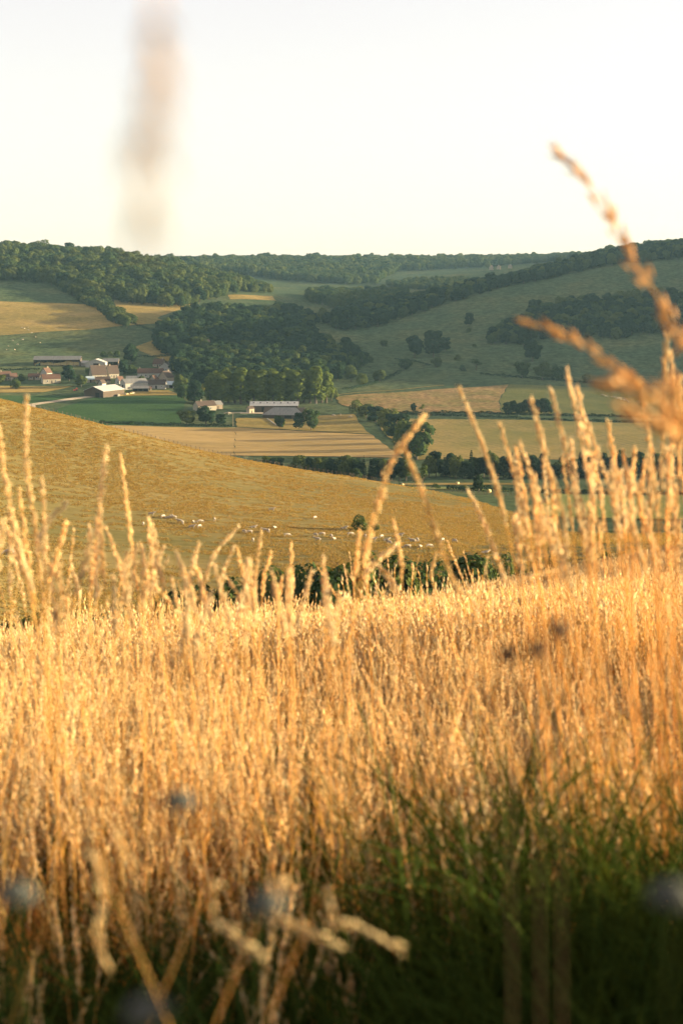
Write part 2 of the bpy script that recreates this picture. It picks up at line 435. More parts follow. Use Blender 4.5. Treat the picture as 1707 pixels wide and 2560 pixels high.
nr, nc = GX.shape
idx = np.arange(nr * nc).reshape(nr, nc)
F = np.stack([idx[:-1, :-1], idx[:-1, 1:], idx[1:, 1:], idx[1:, :-1]], -1).reshape(-1, 4)
fy = (GY[:-1, :-1] + GY[1:, 1:]).ravel() / 2
fu = ((GX[:-1, :-1] + GX[1:, 1:]).ravel() / 2) / np.maximum(fy, 50)
crest = np.interp(fu, [-0.4, -0.23, -0.15, -0.07, 0.013, 0.075, 0.11, 0.16, 0.3], [500, 490, 480, 470, 468, 455, 420, 340, 300])
midx = np.where(fy < 118, 0, np.where(fy < crest, 1, 2))
V = np.stack([GX, GY, GZ], -1).reshape(-1, 3)
ground = link('ground', mesh_np('ground', V, F, mats=[M['straw'], M['pasture'], M['meadow']], midx=midx, smooth=True))
tag(ground, 'rolling ground of the valley and its hills', None, None, 'structure')

def patch(name, mat, left, right, lift=0.3, step=12.0, dmin=800, label=None):
    """a field sheet between two photo polylines (near to far), laid on the ground"""
    def line(pl):
        w = [P(*p, dmin) for p in pl]
        return np.array([[p.x, p.y] for p in w])
    A, B = line(left), line(right)
    def resample(L, n):
        s = np.concatenate([[0], np.cumsum(np.hypot(*np.diff(L, axis=0).T))])
        q = np.linspace(0, s[-1], n)
        return np.stack([np.interp(q, s, L[:, 0]), np.interp(q, s, L[:, 1])], -1), s[-1]
    n = max(3, int(max(resample(A, 2)[1], resample(B, 2)[1]) / step) + 1)
    A, _ = resample(A, n); B, _ = resample(B, n)
    m = max(3, int(np.max(np.hypot(*(A - B).T)) / step) + 1)
    t = np.linspace(0, 1, m)[None, :, None]
    G = A[:, None] * (1 - t) + B[:, None] * t
    G[:, 0] += 0; 
    jit = np.sin(np.arange(n) * 1.7)[:, None] * 0.6
    G[:, 0, 0] += jit[:, 0]; G[:, -1, 0] += jit[::-1, 0]
    z = H(G[..., 0].ravel(), G[..., 1].ravel()) + lift
    V = np.concatenate([G.reshape(-1, 2), z[:, None]], 1)
    ix = np.arange(n * m).reshape(n, m)
    F = np.stack([ix[:-1, :-1], ix[:-1, 1:], ix[1:, 1:], ix[1:, :-1]], -1).reshape(-1, 4)
    o = link(name, mesh_np(name, V, F, mat, smooth=True))
    return tag(o, label, None, None, 'structure')

patch('field', M['crop'], [(60, 1072), (150, 1022), (232, 996)], [(452, 1060), (458, 1030), (468, 990)], label='dark green crop field in front of the village')
patch('field', M['crop'], [(-60, 1030), (-60, 992)], [(70, 1020), (190, 990)], label='narrow green crop strip beside the farm track')
patch('field', M['golden'], [(-60, 984), (-60, 966)], [(110, 982), (185, 966)], label='thin golden strip of dry grass below the village')
patch('field', M['golden'], [(300, 991), (335, 978)], [(450, 988), (420, 976)], label='trampled golden farmyard grass beside the big cow barn')
patch('field', M['stubble'], [(300, 1130), (250, 1064)], [(585, 1140), (590, 1070)], step=10, label='pale stubble field beyond the pasture crest')
patch('field', M['stubble'], [(585, 1140), (590, 1070)], [(1005, 1146), (928, 1088)], step=10, lift=0.36, label='pale stubble field striped by long tree shadows')
patch('field', M['golden'], [(592, 1068), (590, 1046)], [(924, 1086), (884, 1036)], label='golden paddock below the second farm')
patch('field', M['mown'], [(1045, 1160), (965, 1088), (936, 1046)], [(1790, 1140), (1790, 1062)], step=10, label='mown hay field with curving swath lines')
patch('field', M['fallow'], [(940, 1032), (850, 1012), (838, 992)], [(1252, 1034), (1246, 1000), (1270, 962)], label='reddish brown fallow field in front of the shaded hill')
patch('field', M['greenfield'], [(1254, 1034), (1248, 1000), (1272, 962)], [(1800, 1046), (1800, 968)], label='olive green pasture with a small flock')
patch('field', M['palegreen'], [(1330, 1290), (1380, 1236)], [(1800, 1300), (1800, 1238)], dmin=330, label='pale green field at the foot of the pasture')
patch('field', M['palegreen'], [(960, 1226), (980, 1216)], [(1330, 1246), (1330, 1231)], dmin=560, step=8, label='narrow light green strip with round bales')
patch('field', M['golden'], [(1000, 1214), (1010, 1209)], [(1330, 1214), (1330, 1210)], dmin=580, step=8, label='thin dry strip behind the crest fence')
patch('field', M['golden'], [(-80, 842), (-80, 752)], [(250, 822), (420, 808), (330, 770)], dmin=1200, label='dry golden hillside meadow below the wood')
patch('field', M['golden'], [(300, 800), (285, 752)], [(385, 800), (500, 758)], dmin=1200, lift=0.3, label='sunlit golden clearing under the hillside wood')
patch('field', M['golden'], [(575, 750), (570, 738)], [(690, 752), (680, 741)], dmin=1200, lift=0.3, label='sunlit golden clearing in the middle of the wood')
patch('field', M['golden'], [(420, 905), (330, 870)], [(440, 880), (400, 845)], dmin=1200, lift=0.3, label='small olive slope above the chapel')
def track(pts, w, label, dmin=540, mat='track', name='track', lift=0.35):
    P3 = [P(*p, dmin) for p in pts]
    Q = []
    for a, b in zip(P3[:-1], P3[1:]):
        k = max(2, int((b - a).length / 6))
        Q += [a.lerp(b, i / k) for i in range(k)]
    Q.append(P3[-1])
    V, F = [], []
    for i, p in enumerate(Q):
        t = (Q[min(i + 1, len(Q) - 1)] - Q[max(i - 1, 0)]); t.z = 0; t.normalize()
        n = Vector((-t.y, t.x, 0)) * w * 0.5
        for q in (p - n, p, p + n):
            V.append((q.x, q.y, float(H(q.x, q.y)[0]) + lift))
        if i:
            b = 3 * i
            F += [(b - 3, b - 2, b + 1, b), (b - 2, b - 1, b + 2, b + 1)]
    return tag(link(name, mesh_np(name, np.array(V), np.array(F), M[mat], smooth=True)), label, None, None, 'structure')
track([(40, 1022), (75, 1014), (150, 1003), (200, 995), (240, 991)], 9, 'pale gravel farm track leading to the big cow barn')
track([(842, 988), (930, 980), (1020, 973), (1110, 964)], 2.5, 'worn path along the foot of the shaded hill', mat='golden')
track([(842, 997), (950, 988), (1060, 980)], 2, 'second worn path along the foot of the shaded hill', mat='golden')
track([(600, 1033), (700, 1034), (735, 1045)], 7, 'pale yard between the barns of the second farm')
track([(560, 1034), (600, 1033)], 3, 'lane into the second farm')
# ------------------------------------------------------------------ trees
def rand_dirs(n):
    v = rng.normal(size=(n, 3)); return v / np.linalg.norm(v, axis=1)[:, None]
def leaf_quads(C, Nrm, size):
    """one small quad per leaf clump"""
    n = len(C)
    a = np.cross(Nrm, rand_dirs(n)); a /= np.linalg.norm(a, axis=1)[:, None] + 1e-9
    b = np.cross(Nrm, a)
    s = size[:, None] * rng.uniform(0.6, 1.25, (n, 1)); r = rng.uniform(0.55, 1.0, (n, 1))
    V = np.stack([C - a * s, C + b * s * r * 0.9 - a * s * 0.1, C + a * s * 1.1, C - b * s * r], 1).reshape(-1, 3)
    return V, np.arange(4 * n).reshape(n, 4)
def crown_from_lobes(lobes, n, size, up=0.25, keep_low=0.5):
    c = np.array([l[0] for l in lobes]); r = np.array([l[1] for l in lobes])
    w = (r[:, 0] * r[:, 2]); w = w / w.sum()
    k = rng.choice(len(lobes), size=n * 2, p=w)
    d = rand_dirs(n * 2)
    pos = c[k] + r[k] * d * rng.uniform(0.78, 1.06, (n * 2, 1))
    q = ((pos[:, None] - c[None]) / r[None]); inside = (np.sum(q * q, -1) < 0.55).sum(1)
    ok = (inside == 0) & ((d[:, 2] > -0.35) | (rng.random(n * 2) < keep_low))
    pos, d = pos[ok][:n], d[ok][:n]
    nr = d + rand_dirs(len(d)) * 0.5 + np.array([0, 0, up]); nr /= np.linalg.norm(nr, axis=1)[:, None]
    return leaf_quads(pos, nr, np.full(len(pos), size))
def trunk_mb(h, r, limbs, spread, seed):
    rr = random.Random(seed)
    mb = MB()
    mb.tube([(0, 0, -0.6), (0.04 * h * rr.uniform(-.5, .5), 0, h * 0.35), (0.05 * h * rr.uniform(-1, 1), 0.05 * h * rr.uniform(-1, 1), h * 0.75)], [r * 1.25, r * 0.85, r * 0.25], 6)
    for k in range(limbs):
        a = rr.uniform(0, 6.28); z0 = h * rr.uniform(0.25, 0.5); L = spread * rr.uniform(0.5, 0.9)
        mb.tube([(0, 0, z0), (L * 0.5 * math.cos(a), L * 0.5 * math.sin(a), z0 + L * 0.45), (L * math.cos(a), L * math.sin(a), z0 + L * 0.8)], [r * 0.5, r * 0.32, r * 0.1], 5)
    return mb
PROTO = bpy.data.collections.new('prototypes')      # never linked: sources for scattered stuff only
CROWN, TRUNK, WHOLE = {}, {}, {}
def proto(kind, V, F, tmb, leafmat):
    CROWN[kind] = mesh_np('crown', V, F, leafmat)
    TRUNK[kind] = tmb.mesh('trunk', M['bark'])
def broadleaf(kind, h, w, n, size, seed, mat='leaf', base=0.16):
    rr = random.Random(seed); lobes = []
    for k in range(15):
        a = rr.uniform(0, 6.28); zf = rr.uniform(base + 0.12, 0.86)
        prof = math.sin(math.pi * min(1, max(0.05, (zf - base * 0.6) / (1.04 - base * 0.6)))) ** 0.55
        rad = w * 0.5 * prof * rr.uniform(0.35, 0.72)
        s = w * rr.uniform(0.15, 0.25)
        lobes.append(((rad * math.cos(a), rad * math.sin(a), zf * h), (s, s, s * rr.uniform(0.75, 1.0))))
    lobes.append(((0, 0, h * 0.55), (w * 0.33, w * 0.33, h * 0.3)))
    lobes.append(((w * rr.uniform(-.1, .1), 0, h * 0.84), (w * 0.2, w * 0.2, h * 0.15)))
    V, F = crown_from_lobes(lobes, n, size)
    V[:, 2] += h - V[:, 2].max()
    proto(kind, V, F, trunk_mb(h, h * 0.022, 4, w * 0.4, seed), M[mat])
for i in range(5):
    broadleaf('oak%d' % i, 12.0, [11.5, 10, 12.5, 9.5, 11][i], 1500, 0.55, 20 + i)
for i in range(2):
    broadleaf('dark%d' % i, 12.0, [9.5, 8.5][i], 1500, 0.52, 40 + i, 'leaf_dark', 0.08)
for i in range(3):
    broadleaf('bush%d' % i, 5.0, [6.0, 5.2, 7.0][i], 1300, 0.26, 60 + i, 'leaf', -0.1)
broadleaf('yellow', 8.0, 5.5, 900, 0.4, 70, 'leaf_yellow', 0.1)
broadleaf('young', 7.0, 5.0, 900, 0.32, 71, 'leaf_dark', 0.22)
for i in range(3):                                   # Lombardy-like poplars
    rr = random.Random(80 + i); lobes = []; h, w = 26.0, 8.5
    for k in range(26):
        zf = rr.uniform(0.12, 0.9); a = rr.uniform(0, 6.28)
        rad = w * 0.5 * (0.75 if zf < 0.7 else 0.75 - (zf - 0.7) * 1.4) * rr.uniform(0.2, 0.75); s = rr.uniform(1.2, 2.1)
        lobes.append(((rad * math.cos(a), rad * math.sin(a), zf * h), (s, s, s * 1.5)))
    lobes.append(((0, 0, h * 0.5), (w * 0.3, w * 0.3, h * 0.4)))
    V, F = crown_from_lobes(lobes, 2300, 0.62); V[:, 2] += h - V[:, 2].max()
    proto('poplar%d' % i, V, F, trunk_mb(h, 0.5, 3, 3, 80 + i), M['leaf_poplar'])
for i in range(2):                                   # conifers
    h, w = 12.0, [5.0, 4.2][i]
    n = 1500
    zf = 1 - np.sqrt(rng.random(n)) * 0.94; zf = np.clip(np.round(zf * 14) / 14 + rng.normal(0, 0.012, n), 0.06, 1)
    a = rng.uniform(0, 6.283, n); rad = w * 0.5 * (1.03 - zf) ** 0.85 * np.sqrt(rng.uniform(0.25, 1, n)) * (1 + 0.18 * np.sin(5 * a + zf * 30))
    pos = np.stack([rad * np.cos(a), rad * np.sin(a), zf * h - rad * 0.25], -1)
    nr = np.stack([np.cos(a) * 0.4, np.sin(a) * 0.4, np.ones(n)], -1) + rand_dirs(n) * 0.5; nr /= np.linalg.norm(nr, axis=1)[:, None]
    V, F = leaf_quads(pos, nr, np.full(n, 0.36))
    proto('fir%d' % i, V, F, trunk_mb(h, 0.2, 0, 1, 90 + i), M['leaf_dark'])
i = 0                                                # thin, half bare tree
V, F = crown_from_lobes([((1.2, 0, 6.5), (1.3, 1.3, 1.4)), ((-1, .5, 7.3), (1.4, 1.2, 1.2)), ((0, -1, 5.4), (1.5, 1.3, 1.0)), ((.2, .6, 8.6), (1.2, 1.2, .9))], 420, 0.3, keep_low=1.0)
proto('sparse', V, F, trunk_mb(9, 0.16, 6, 4, 99), M['leaf'])
PH = {k: 12.0 for k in CROWN}
PW = {k: 11.0 for k in CROWN}
for k in CROWN:
    co = np.empty(len(CROWN[k].vertices) * 3, np.float32); CROWN[k].vertices.foreach_get('co', co); co = co.reshape(-1, 3)
    PH[k] = float(co[:, 2].max()); PW[k] = float(np.percentile(np.hypot(co[:, 0], co[:, 1]), 97) * 2)

def tree_at(loc, h, w, kind, label, cat, group=None, name='tree', rz=None):
    e = empty(name, loc, rng.uniform(0, 6.28) if rz is None else rz)
    s, sw = h / PH[kind], w / PW[kind]
    e.scale = (sw, sw, s)
    link('trunk', TRUNK[kind], e); link('crown', CROWN[kind], e)
    tag(e, label, cat, group)
    return e
def tree(tx, ty, hpx, wpx, kind, label, cat='tree', group=None, name='tree', dmin=540, d=None):
    p = Pd(tx, d) if d else P(tx, ty, dmin)
    k = p.y / FPX
    p.z -= 0.15
    return tree_at(p, hpx * k, wpx * k, kind, label, cat, group, name)
ADJ = {'o': 'oak%d', 'd': 'dark%d', 'b': 'bush%d', 'p': 'poplar%d', 'f': 'fir%d'}
def kd(c, i):
    n = {'o': 5, 'd': 2, 'b': 3, 'p': 3, 'f': 2}
    return ADJ[c] % (i % n[c]) if c in ADJ else c

# second farm and valley trees:  (photo x, base row, height px, width px, kind, label)
for i, (x, y, h, w, k, lab) in enumerate([
    (467, 1062, 38, 52, 'o', 'broad round tree at the hedge corner, leftmost of three before the gabled farmhouse'),
    (515, 1063, 50, 50, 'd', 'dark round tree in the middle of three before the gabled farmhouse'),
    (553, 1062, 28, 27, 'd', 'small dark tree beside the utility pole'),
    (699, 1073, 35, 28, 'o', 'small round tree at the end of the pale paddock wall'),
    (747, 1074, 44, 30, 'd', 'slim dark tree beside a bigger twin in front of the hip roofed barn'),
    (778, 1076, 56, 46, 'o', 'large round tree casting shadow beside the hip roofed barn'),
    (679, 1044, 16, 14, 'b', 'little shrub against the front of the hip roofed barn'),
    (716, 1046, 12, 14, 'b', 'tiny shrub beside the open end of the hip roofed barn'),
    (488, 1010, 62, 50, 'd', 'tall dark tree behind the gabled farmhouse'),
    (508, 985, 26, 22, 'yellow', 'small yellow leaved tree catching the sun behind the gabled farmhouse'),
    (462, 1000, 42, 40, 'o', 'dark leafy tree at the right end of the green crop'),
    (452, 975, 40, 40, 'o', 'leafy tree beside the metal sided shed'),
    (889, 1037, 40, 36, 'o', 'round tree at the top end of the diagonal tree line'),
    (915, 1046, 38, 42, 'o', 'second tree down the diagonal tree line'),
    (937, 1056, 42, 46, 'd', 'third tree down the diagonal tree line'),
    (968, 1078, 58, 58, 'o', 'fourth and dense tree down the diagonal tree line'),
    (992, 1098, 66, 68, 'd', 'fifth and dark tree down the diagonal tree line'),
    (1020, 1125, 80, 80, 'o', 'sixth tree down the diagonal tree line'),
    (1042, 1150, 96, 92, 'oak3', 'tall pale green tree at the bottom of the diagonal tree line'),
    (902, 1042, 26, 28, 'b', 'low bushy tree between the first two of the diagonal line'), (928, 1052, 26, 30, 'b', 'low bushy tree between the second and third of the diagonal line'), (980, 1090, 40, 46, 'b', 'bushy growth filling the middle of the diagonal line'), (1008, 1112, 50, 52, 'b', 'bushy growth low in the diagonal line'), (1034, 1140, 56, 60, 'b', 'bushy growth at the foot of the diagonal line'),
    (953, 1066, 18, 26, 'b', 'low shrub between trees of the diagonal line'),
    (1033, 1034, 28, 16, 'young', 'small dark tree standing alone at the fallow field edge'),
    (1055, 1034, 24, 18, 'sparse', 'bare thin tree beside a small dark one at the fallow edge'),
    (1196, 1236, 46, 32, 'young', 'lone young tree standing on the light strip by a bale'),
    (1056, 1228, 64, 30, 'sparse', 'tall thin tree rising behind the pasture crest fence'),
    (1089, 1222, 14, 28, 'b', 'low dark bush behind the pasture crest fence'),
    (1018, 1220, 10, 34, 'b', 'flat dark bush at the crest fence near a thin tree'),
    (1160, 1222, 10, 20, 'b', 'small dark bush behind the lone young tree'),
    (1245, 1226, 12, 40, 'b', 'long low bush behind the round bale'),
]):
    tree(x, y, h, w, kd(k, i), lab, 'bush' if k == 'b' else 'tree', None, 'bush' if k == 'b' else 'tree')
for i, x in enumerate([1268, 1284, 1299, 1312, 1328, 1342, 1358, 1370]):
    tree(x, 1036, [32, 36, 30, 38, 40, 38, 42, 34][i], 27, kd('d', i), 'dark round tree in the clump standing in the hedged field', 'tree', 'clump of trees in the hedged field')
# pasture bush
tree(903, 1328, 46, 46, 'bush0', 'round dark bush standing alone among the grazing cows', 'bush', None, 'bush', 200)
tree(938, 1326, 18, 24, 'bush1', 'small low bush beside the round bush among the cows', 'bush', None, 'bush', 200)
# poplar row
for i, x in enumerate([526, 541, 556, 571, 587, 603, 619, 635, 650, 664, 684, 699, 714, 729, 745, 760, 775, 790, 804, 816]):
    base = 1008 - (x - 520) * 0.004 + (i % 3)
    hp = [78, 80, 82, 84, 84, 86, 86, 85, 84, 80, 82, 86, 84, 86, 84, 82, 90, 88, 84, 74][i]
    lab = 'tall poplar in the dense row behind the second farm'
    if i == 19: lab = 'sunlit poplar at the right end of the row behind the second farm'
    tree(x, base, hp + 7 * math.sin(i * 2.7), 36 + 6 * (i % 3), kd('p', i), lab, 'tree', 'poplars behind the second farm' if i != 19 else None)
tree(828, 1003, 40, 34, 'oak1', 'leafy lower tree at the foot of the last sunlit poplar')
# village trees
for i, (x, y, h, w, k, lab) in enumerate([
    (174, 952, 40, 38, 'd', 'dark round tree below the white gabled shed'),
    (204, 968, 32, 34, 'o', 'bushy tree behind the roof of the big cow barn'),
    (40, 973, 28, 28, 'o', 'small garden tree in front of the leftmost red roofed house'),
    (4, 960, 24, 24, 'o', 'garden tree cut by the photo edge beside the leftmost house'),
    (55, 952, 18, 22, 'b', 'round garden shrub between two village houses'),
    (131, 930, 10, 14, 'b', 'round dark shrub behind the cream village house'),
    (262, 893, 16, 20, 'b', 'dark shrub beside its twin above the grey roofed shed'),
    (292, 893, 18, 20, 'b', 'dark shrub at the right of two above the grey roofed shed'),
    (276, 888, 10, 18, 'b', 'faint low shrub between two taller ones above the grey roofed shed'),
    (328, 910, 52, 42, 'd', 'tall dark tree standing above the village roofs'),
    (310, 935, 36, 32, 'd', 'dark tree between the steep roofed house and the long red roofed house'),
    (332, 940, 30, 30, 'o', 'tree beside the left end of the long red roofed house'),
    (352, 958, 20, 22, 'b', 'garden shrub in front of the long red roofed house'),
    (382, 950, 14, 20, 'b', 'small garden shrub before the long red roofed house'),
    (222, 938, 18, 22, 'o', 'small tree at the left of the steep roofed house'),
    (446, 985, 30, 30, 'o', 'tree at the right edge of the village'),
    (468, 965, 36, 36, 'd', 'dark tree right of the village by the poplars'),
    (448, 935, 60, 50, 'd', 'tall dark tree beside the chapel steeple'),
    (312, 984, 12, 10, 'b', 'small shrub against the sunlit side of the big cow barn'),
]):
    tree(x, y, h, w, kd(k, i), lab, 'bush' if k == 'b' else 'tree', None, 'bush' if k == 'b' else 'tree')
# trees on the shaded right-hand slope
for i, (x, y, h, w, k, lab) in enumerate([
    (1171, 815, 34, 24, 'd', 'lone dark tree high on the shaded slope'),
    (1036, 895, 58, 44, 'd', 'left of two big dark trees on the shaded slope'),
    (1083, 893, 68, 50, 'd', 'right of two big dark trees on the shaded slope'),
    (960, 868, 18, 22, 'o', 'small round tree alone near the wood corner on the shaded slope'),
    (1012, 925, 30, 36, 'o', 'low tree below the two big dark ones on the shaded slope'),
    (1090, 920, 28, 28, 'o', 'round tree below and right of the two big dark ones'),
    (1112, 878, 36, 30, 'd', 'dark tree just right of the two big ones on the shaded slope'),
    (1143, 902, 16, 20, 'b', 'shrub on the open shaded slope above the hedge'),
    (1190, 926, 30, 32, 'sparse', 'airy pale tree at the end of the slope hedge'),
    (1157, 928, 18, 18, 'b', 'little round bush left of the airy pale tree'),
    (1304, 945, 42, 42, 'o', 'round sun touched tree on the slope hedge, left of a wider one'),
    (1355, 950, 46, 50, 'o', 'wide sun touched tree in the middle of the slope hedge'),
    (1392, 950, 38, 40, 'o', 'round sun touched tree right of the wide one on the slope hedge'),
    (1464, 958, 22, 24, 'o', 'small round tree near the right end of the slope hedge'),
    (1547, 953, 24, 28, 'o', 'small tree at the far right end of the slope hedge'),
    (1330, 905, 56, 50, 'd', 'dark tree spilling from the wood above the slope hedge'),
    (878, 955, 44, 36, 'o', 'tree left of two at the meadow corner below the mid wood'),
    (905, 962, 30, 30, 'o', 'low tree at the meadow corner below the mid wood'),
    (948, 955, 32, 34, 'o', 'tree at the right of the meadow corner below the mid wood'),
    (925, 905, 14, 20, 'b', 'bush beside the dark wood corner'),
    (905, 905, 20, 26, 'b', 'rounded bush at the foot of the dark wood'),
    (1185, 868, 9, 14, 'b', 'tiny bush in the middle of the shaded slope'),
    (1170, 830, 12, 16, 'b', 'tiny bush below the lone dark tree on the slope'),
]):
    tree(x, y, h, w, kd(k, i), lab, 'bush' if k == 'b' else 'tree', None, 'bush' if k == 'b' else 'tree', 1050)
# tree line behind the pasture crest
bx = [515, 535, 553, 572, 590, 612, 640, 664, 690, 712, 738, 756, 772, 790, 806, 824, 842, 858, 876, 892, 910, 926, 944, 962, 980, 1000, 1016]
bk = ['b', 'b', 'b', 'b', 'b', 'b', 'b', 'o', 'd', 'b', 'sparse', 'sparse', 'd', 'o', 'o', 'd', 'd', 'oak3', 'o', 'd', 'f', 'f', 'd', 'o', 'd', 'd', 'o']
bh = [12, 14, 16, 16, 14, 18, 24, 52, 50, 26, 58, 60, 56, 58, 60, 58, 56, 66, 62, 60, 66, 62, 60, 58, 56, 60, 62]
for i, (x, k, h) in enumerate(zip(bx, bk, bh)):
    base = np.interp(x, [500, 600, 700, 900, 1020], [1142, 1156, 1180, 1192, 1194])
    small = k == 'b'
    lab = ('low green bush peeping over the crest of the dry pasture' if small else
           {'sparse': 'airy tree with bare lower trunk in the line behind the pasture', 'f': 'pointed conifer in the tree line behind the pasture'}.get(k, 'leafy tree in the dark line behind the dry pasture'))
    kk = kd(k, i)
    tree(x, base, h, 30 if k == 'b' else 20 if k == 'f' else 38 + (i % 3) * 5, kk, lab, 'bush' if small else 'tree',
         'bushes along the pasture crest' if small else 'trees in the line behind the pasture', 'bush' if small else 'tree', 560, 560 + (x - 500) * 0.55 if x < 640 else 690)
tree(890, 1214, 44, 36, 'oak1', 'lower pale green tree in front of the dark line behind the pasture', d=640)
x = 1074; i = 0
while x < 1750:
    k = ['o', 'd', 'f', 'd', 'o', 'd', 'f', 'd', 'd', 'o'][i % 10]
    h = 58 + 12 * math.sin(i * 2.3) + (8 if k == 'f' else 0) - (14 if 1380 < x < 1420 else 0)
    lab = {'f': 'pointed conifer in the tree line below the mown field'}.get(k, 'leafy tree in the dark line below the mown field')
    tree(x, 1194, h, 22 if k == 'f' else 40, kd(k, i + 1), lab, 'tree', 'trees in the line below the mown field', 'tree', 560, 712 + 8 * math.sin(i))
    x += 17 + 5 * math.sin(i * 1.9); i += 1

# ------------------------------------------------------------------ hedges
def hedge(pts, h, w, label, dmin=540, mat='leaf_dark', dens=7, leaf=0.42, d_list=None, group=None):
    P3 = [Pd(x, dd) for (x, _), dd in zip(pts, d_list)] if d_list else [P(*p, dmin) for p in pts]
    L = np.array([[p.x, p.y] for p in P3]); s = np.concatenate([[0], np.cumsum(np.hypot(*np.diff(L, axis=0).T))])
    n = int(s[-1] * dens * h)
    q = rng.uniform(0, s[-1], n)
    X = np.interp(q, s, L[:, 0]); Y = np.interp(q, s, L[:, 1])
    j = np.clip(np.searchsorted(s, q) - 1, 0, len(L) - 2); tdir = (L[j + 1] - L[j]) / (s[j + 1] - s[j])[:, None]
    hv = h * (0.72 + 0.28 * np.sin(q * 0.31 + 1) * np.sin(q * 0.093) + 0.18 * np.sin(q * 0.9))
    a = rng.uniform(-0.15, math.pi + 0.15, n); rr = rng.uniform(0.7, 1.05, n)
    off = np.cos(a) * w * 0.5 * rr; zz = np.maximum(np.sin(a), 0) ** 0.6 * hv * rr
    X = X - tdir[:, 1] * off; Y = Y + tdir[:, 0] * off
    C = np.stack([X, Y, H(X, Y) + zz], -1)
    nr = np.stack([-tdir[:, 1] * np.cos(a), tdir[:, 0] * np.cos(a), np.sin(a)], -1) + rand_dirs(n) * 0.6
    nr /= np.linalg.norm(nr, axis=1)[:, None]
    V, F = leaf_quads(C, nr, np.full(n, leaf))
    return tag(link('hedge', mesh_np('hedge', V, F, M[mat])), label, 'hedge', group)
hedge([(940, 1035), (1050, 1033), (1260, 1036), (1480, 1041), (1720, 1048)], 2.2, 3, 'long clipped hedge above the mown field, farther of the two parallel ones', dens=9)
hedge([(1010, 1036), (1200, 1042), (1350, 1049), (1560, 1056), (1720, 1060)], 2.0, 3, 'long clipped hedge along the top of the mown field, nearer of the two', dens=9)
hedge([(1198, 936), (1290, 944), (1400, 952), (1500, 961), (1720, 965)], 2.6, 4, 'hedge along the foot of the shaded hill', 1050)
hedge([(250, 1059), (330, 1062), (450, 1065), (580, 1067)], 2.4, 4, 'dark hedge between the green crop and the stubble', dens=10)
hedge([(0, 926), (60, 925), (100, 924)], 2.2, 3, 'hedge above the leftmost village houses', 1050)
hedge([(345, 892), (400, 893), (425, 890)], 2.5, 3, 'dark hedge on the slope above the chapel', 1050)
hedge([(1120, 1224), (1200, 1228), (1300, 1230), (1460, 1234), (1720, 1236)], 2.2, 3, 'low dark hedge at the back of the pale green field', dens=10)
hedge([(860, 975), (900, 968), (960, 950), (1000, 930)], 2.5, 4, 'overgrown hedge running up to the shaded slope', 1050)
hedge([(985, 899), (1040, 905), (1075, 915)], 2.0, 3, 'thin hedge line crossing under the two big dark trees', 1050)
hedge([(330, 808), (390, 832), (440, 860)], 2.2, 3, 'hedge running down from the hillside wood tongue', 1200)
# ------------------------------------------------------------------ woods
def in_poly(x, y, poly):
    inside = np.zeros(len(x), bool)
    n = len(poly)
    for i in range(n):
        x1, y1 = poly[i]; x2, y2 = poly[(i + 1) % n]
        c = ((y1 > y) != (y2 > y)) & (x < (x2 - x1) * (y - y1) / ((y2 - y1) if y2 != y1 else 1e-9) + x1)
        inside ^= c
    return inside
# (name of the wood, ground outline as (photo x, distance), spacing, tree height range)
WOODS = [
    ('wood on the left hilltop', [(-400, 1760), (-60, 1770), (90, 1790), (180, 1760), (235, 1660), (290, 1690), (330, 1660), (440, 1660), (520, 1720), (600, 1830), (640, 1960), (560, 2150), (420, 2400), (-400, 2500)], 12.5, (10, 20)),
    ('tongue of the left hilltop wood', [(150, 1790), (185, 1700), (230, 1610), (270, 1560), (325, 1520), (340, 1545), (290, 1600), (265, 1680), (235, 1760), (200, 1840)], 7.5, (8, 13)),
    ('dark wood in the valley bottom', [(405, 1500), (390, 1420), (430, 1350), (440, 1270), (480, 1215), (600, 1220), (720, 1225), (800, 1245), (850, 1290), (925, 1420), (880, 1440), (790, 1500), (760, 1560), (800, 1640), (740, 1690), (640, 1670), (540, 1640), (450, 1570)], 10.5, (11, 17)),
    ('strip of wood climbing the right hill', [(800, 1640), (860, 1580), (1000, 1660), (1130, 1740), (1250, 1780), (1380, 1820), (1480, 1850), (1800, 1850), (2300, 1760), (3000, 1700), (3000, 2300), (1800, 2300), (1450, 2150), (1300, 1960), (1150, 1840), (1000, 1780), (860, 1720)], 11.0, (11, 17)),
    ('wood on the shaded slope', [(1215, 1475), (1230, 1530), (1320, 1600), (1410, 1650), (1560, 1665), (1800, 1660), (2300, 1600), (2300, 1480), (1800, 1510), (1500, 1510), (1400, 1500), (1300, 1480)], 11.0, (11, 17)),
    ('wood lining the valley behind', [(770, 1850), (830, 1780), (930, 1800), (1010, 1900), (1010, 2150), (900, 2120), (800, 2050)], 12.0, (11, 18)),
    ('wood on the far ridge', [(380, 2650), (560, 2550), (700, 2480), (850, 2420), (935, 2440), (950, 2560), (1000, 2800), (1350, 2850), (1700, 2850), (1700, 3500), (380, 3500)], 14.0, (12, 18)),
    ('wood on the far slope', [(960, 2400), (1040, 2330), (1130, 2360), (1180, 2450), (1120, 2520), (1000, 2480)], 11.0, (9, 13)),
    ('copse on the left skyline', [(560, 1900), (640, 1880), (680, 1930), (660, 2050), (600, 2050)], 9.0, (11, 15)),
]
kinds_w = ['oak0', 'oak1', 'oak2', 'oak3', 'oak4', 'dark0', 'dark1']
allt = []
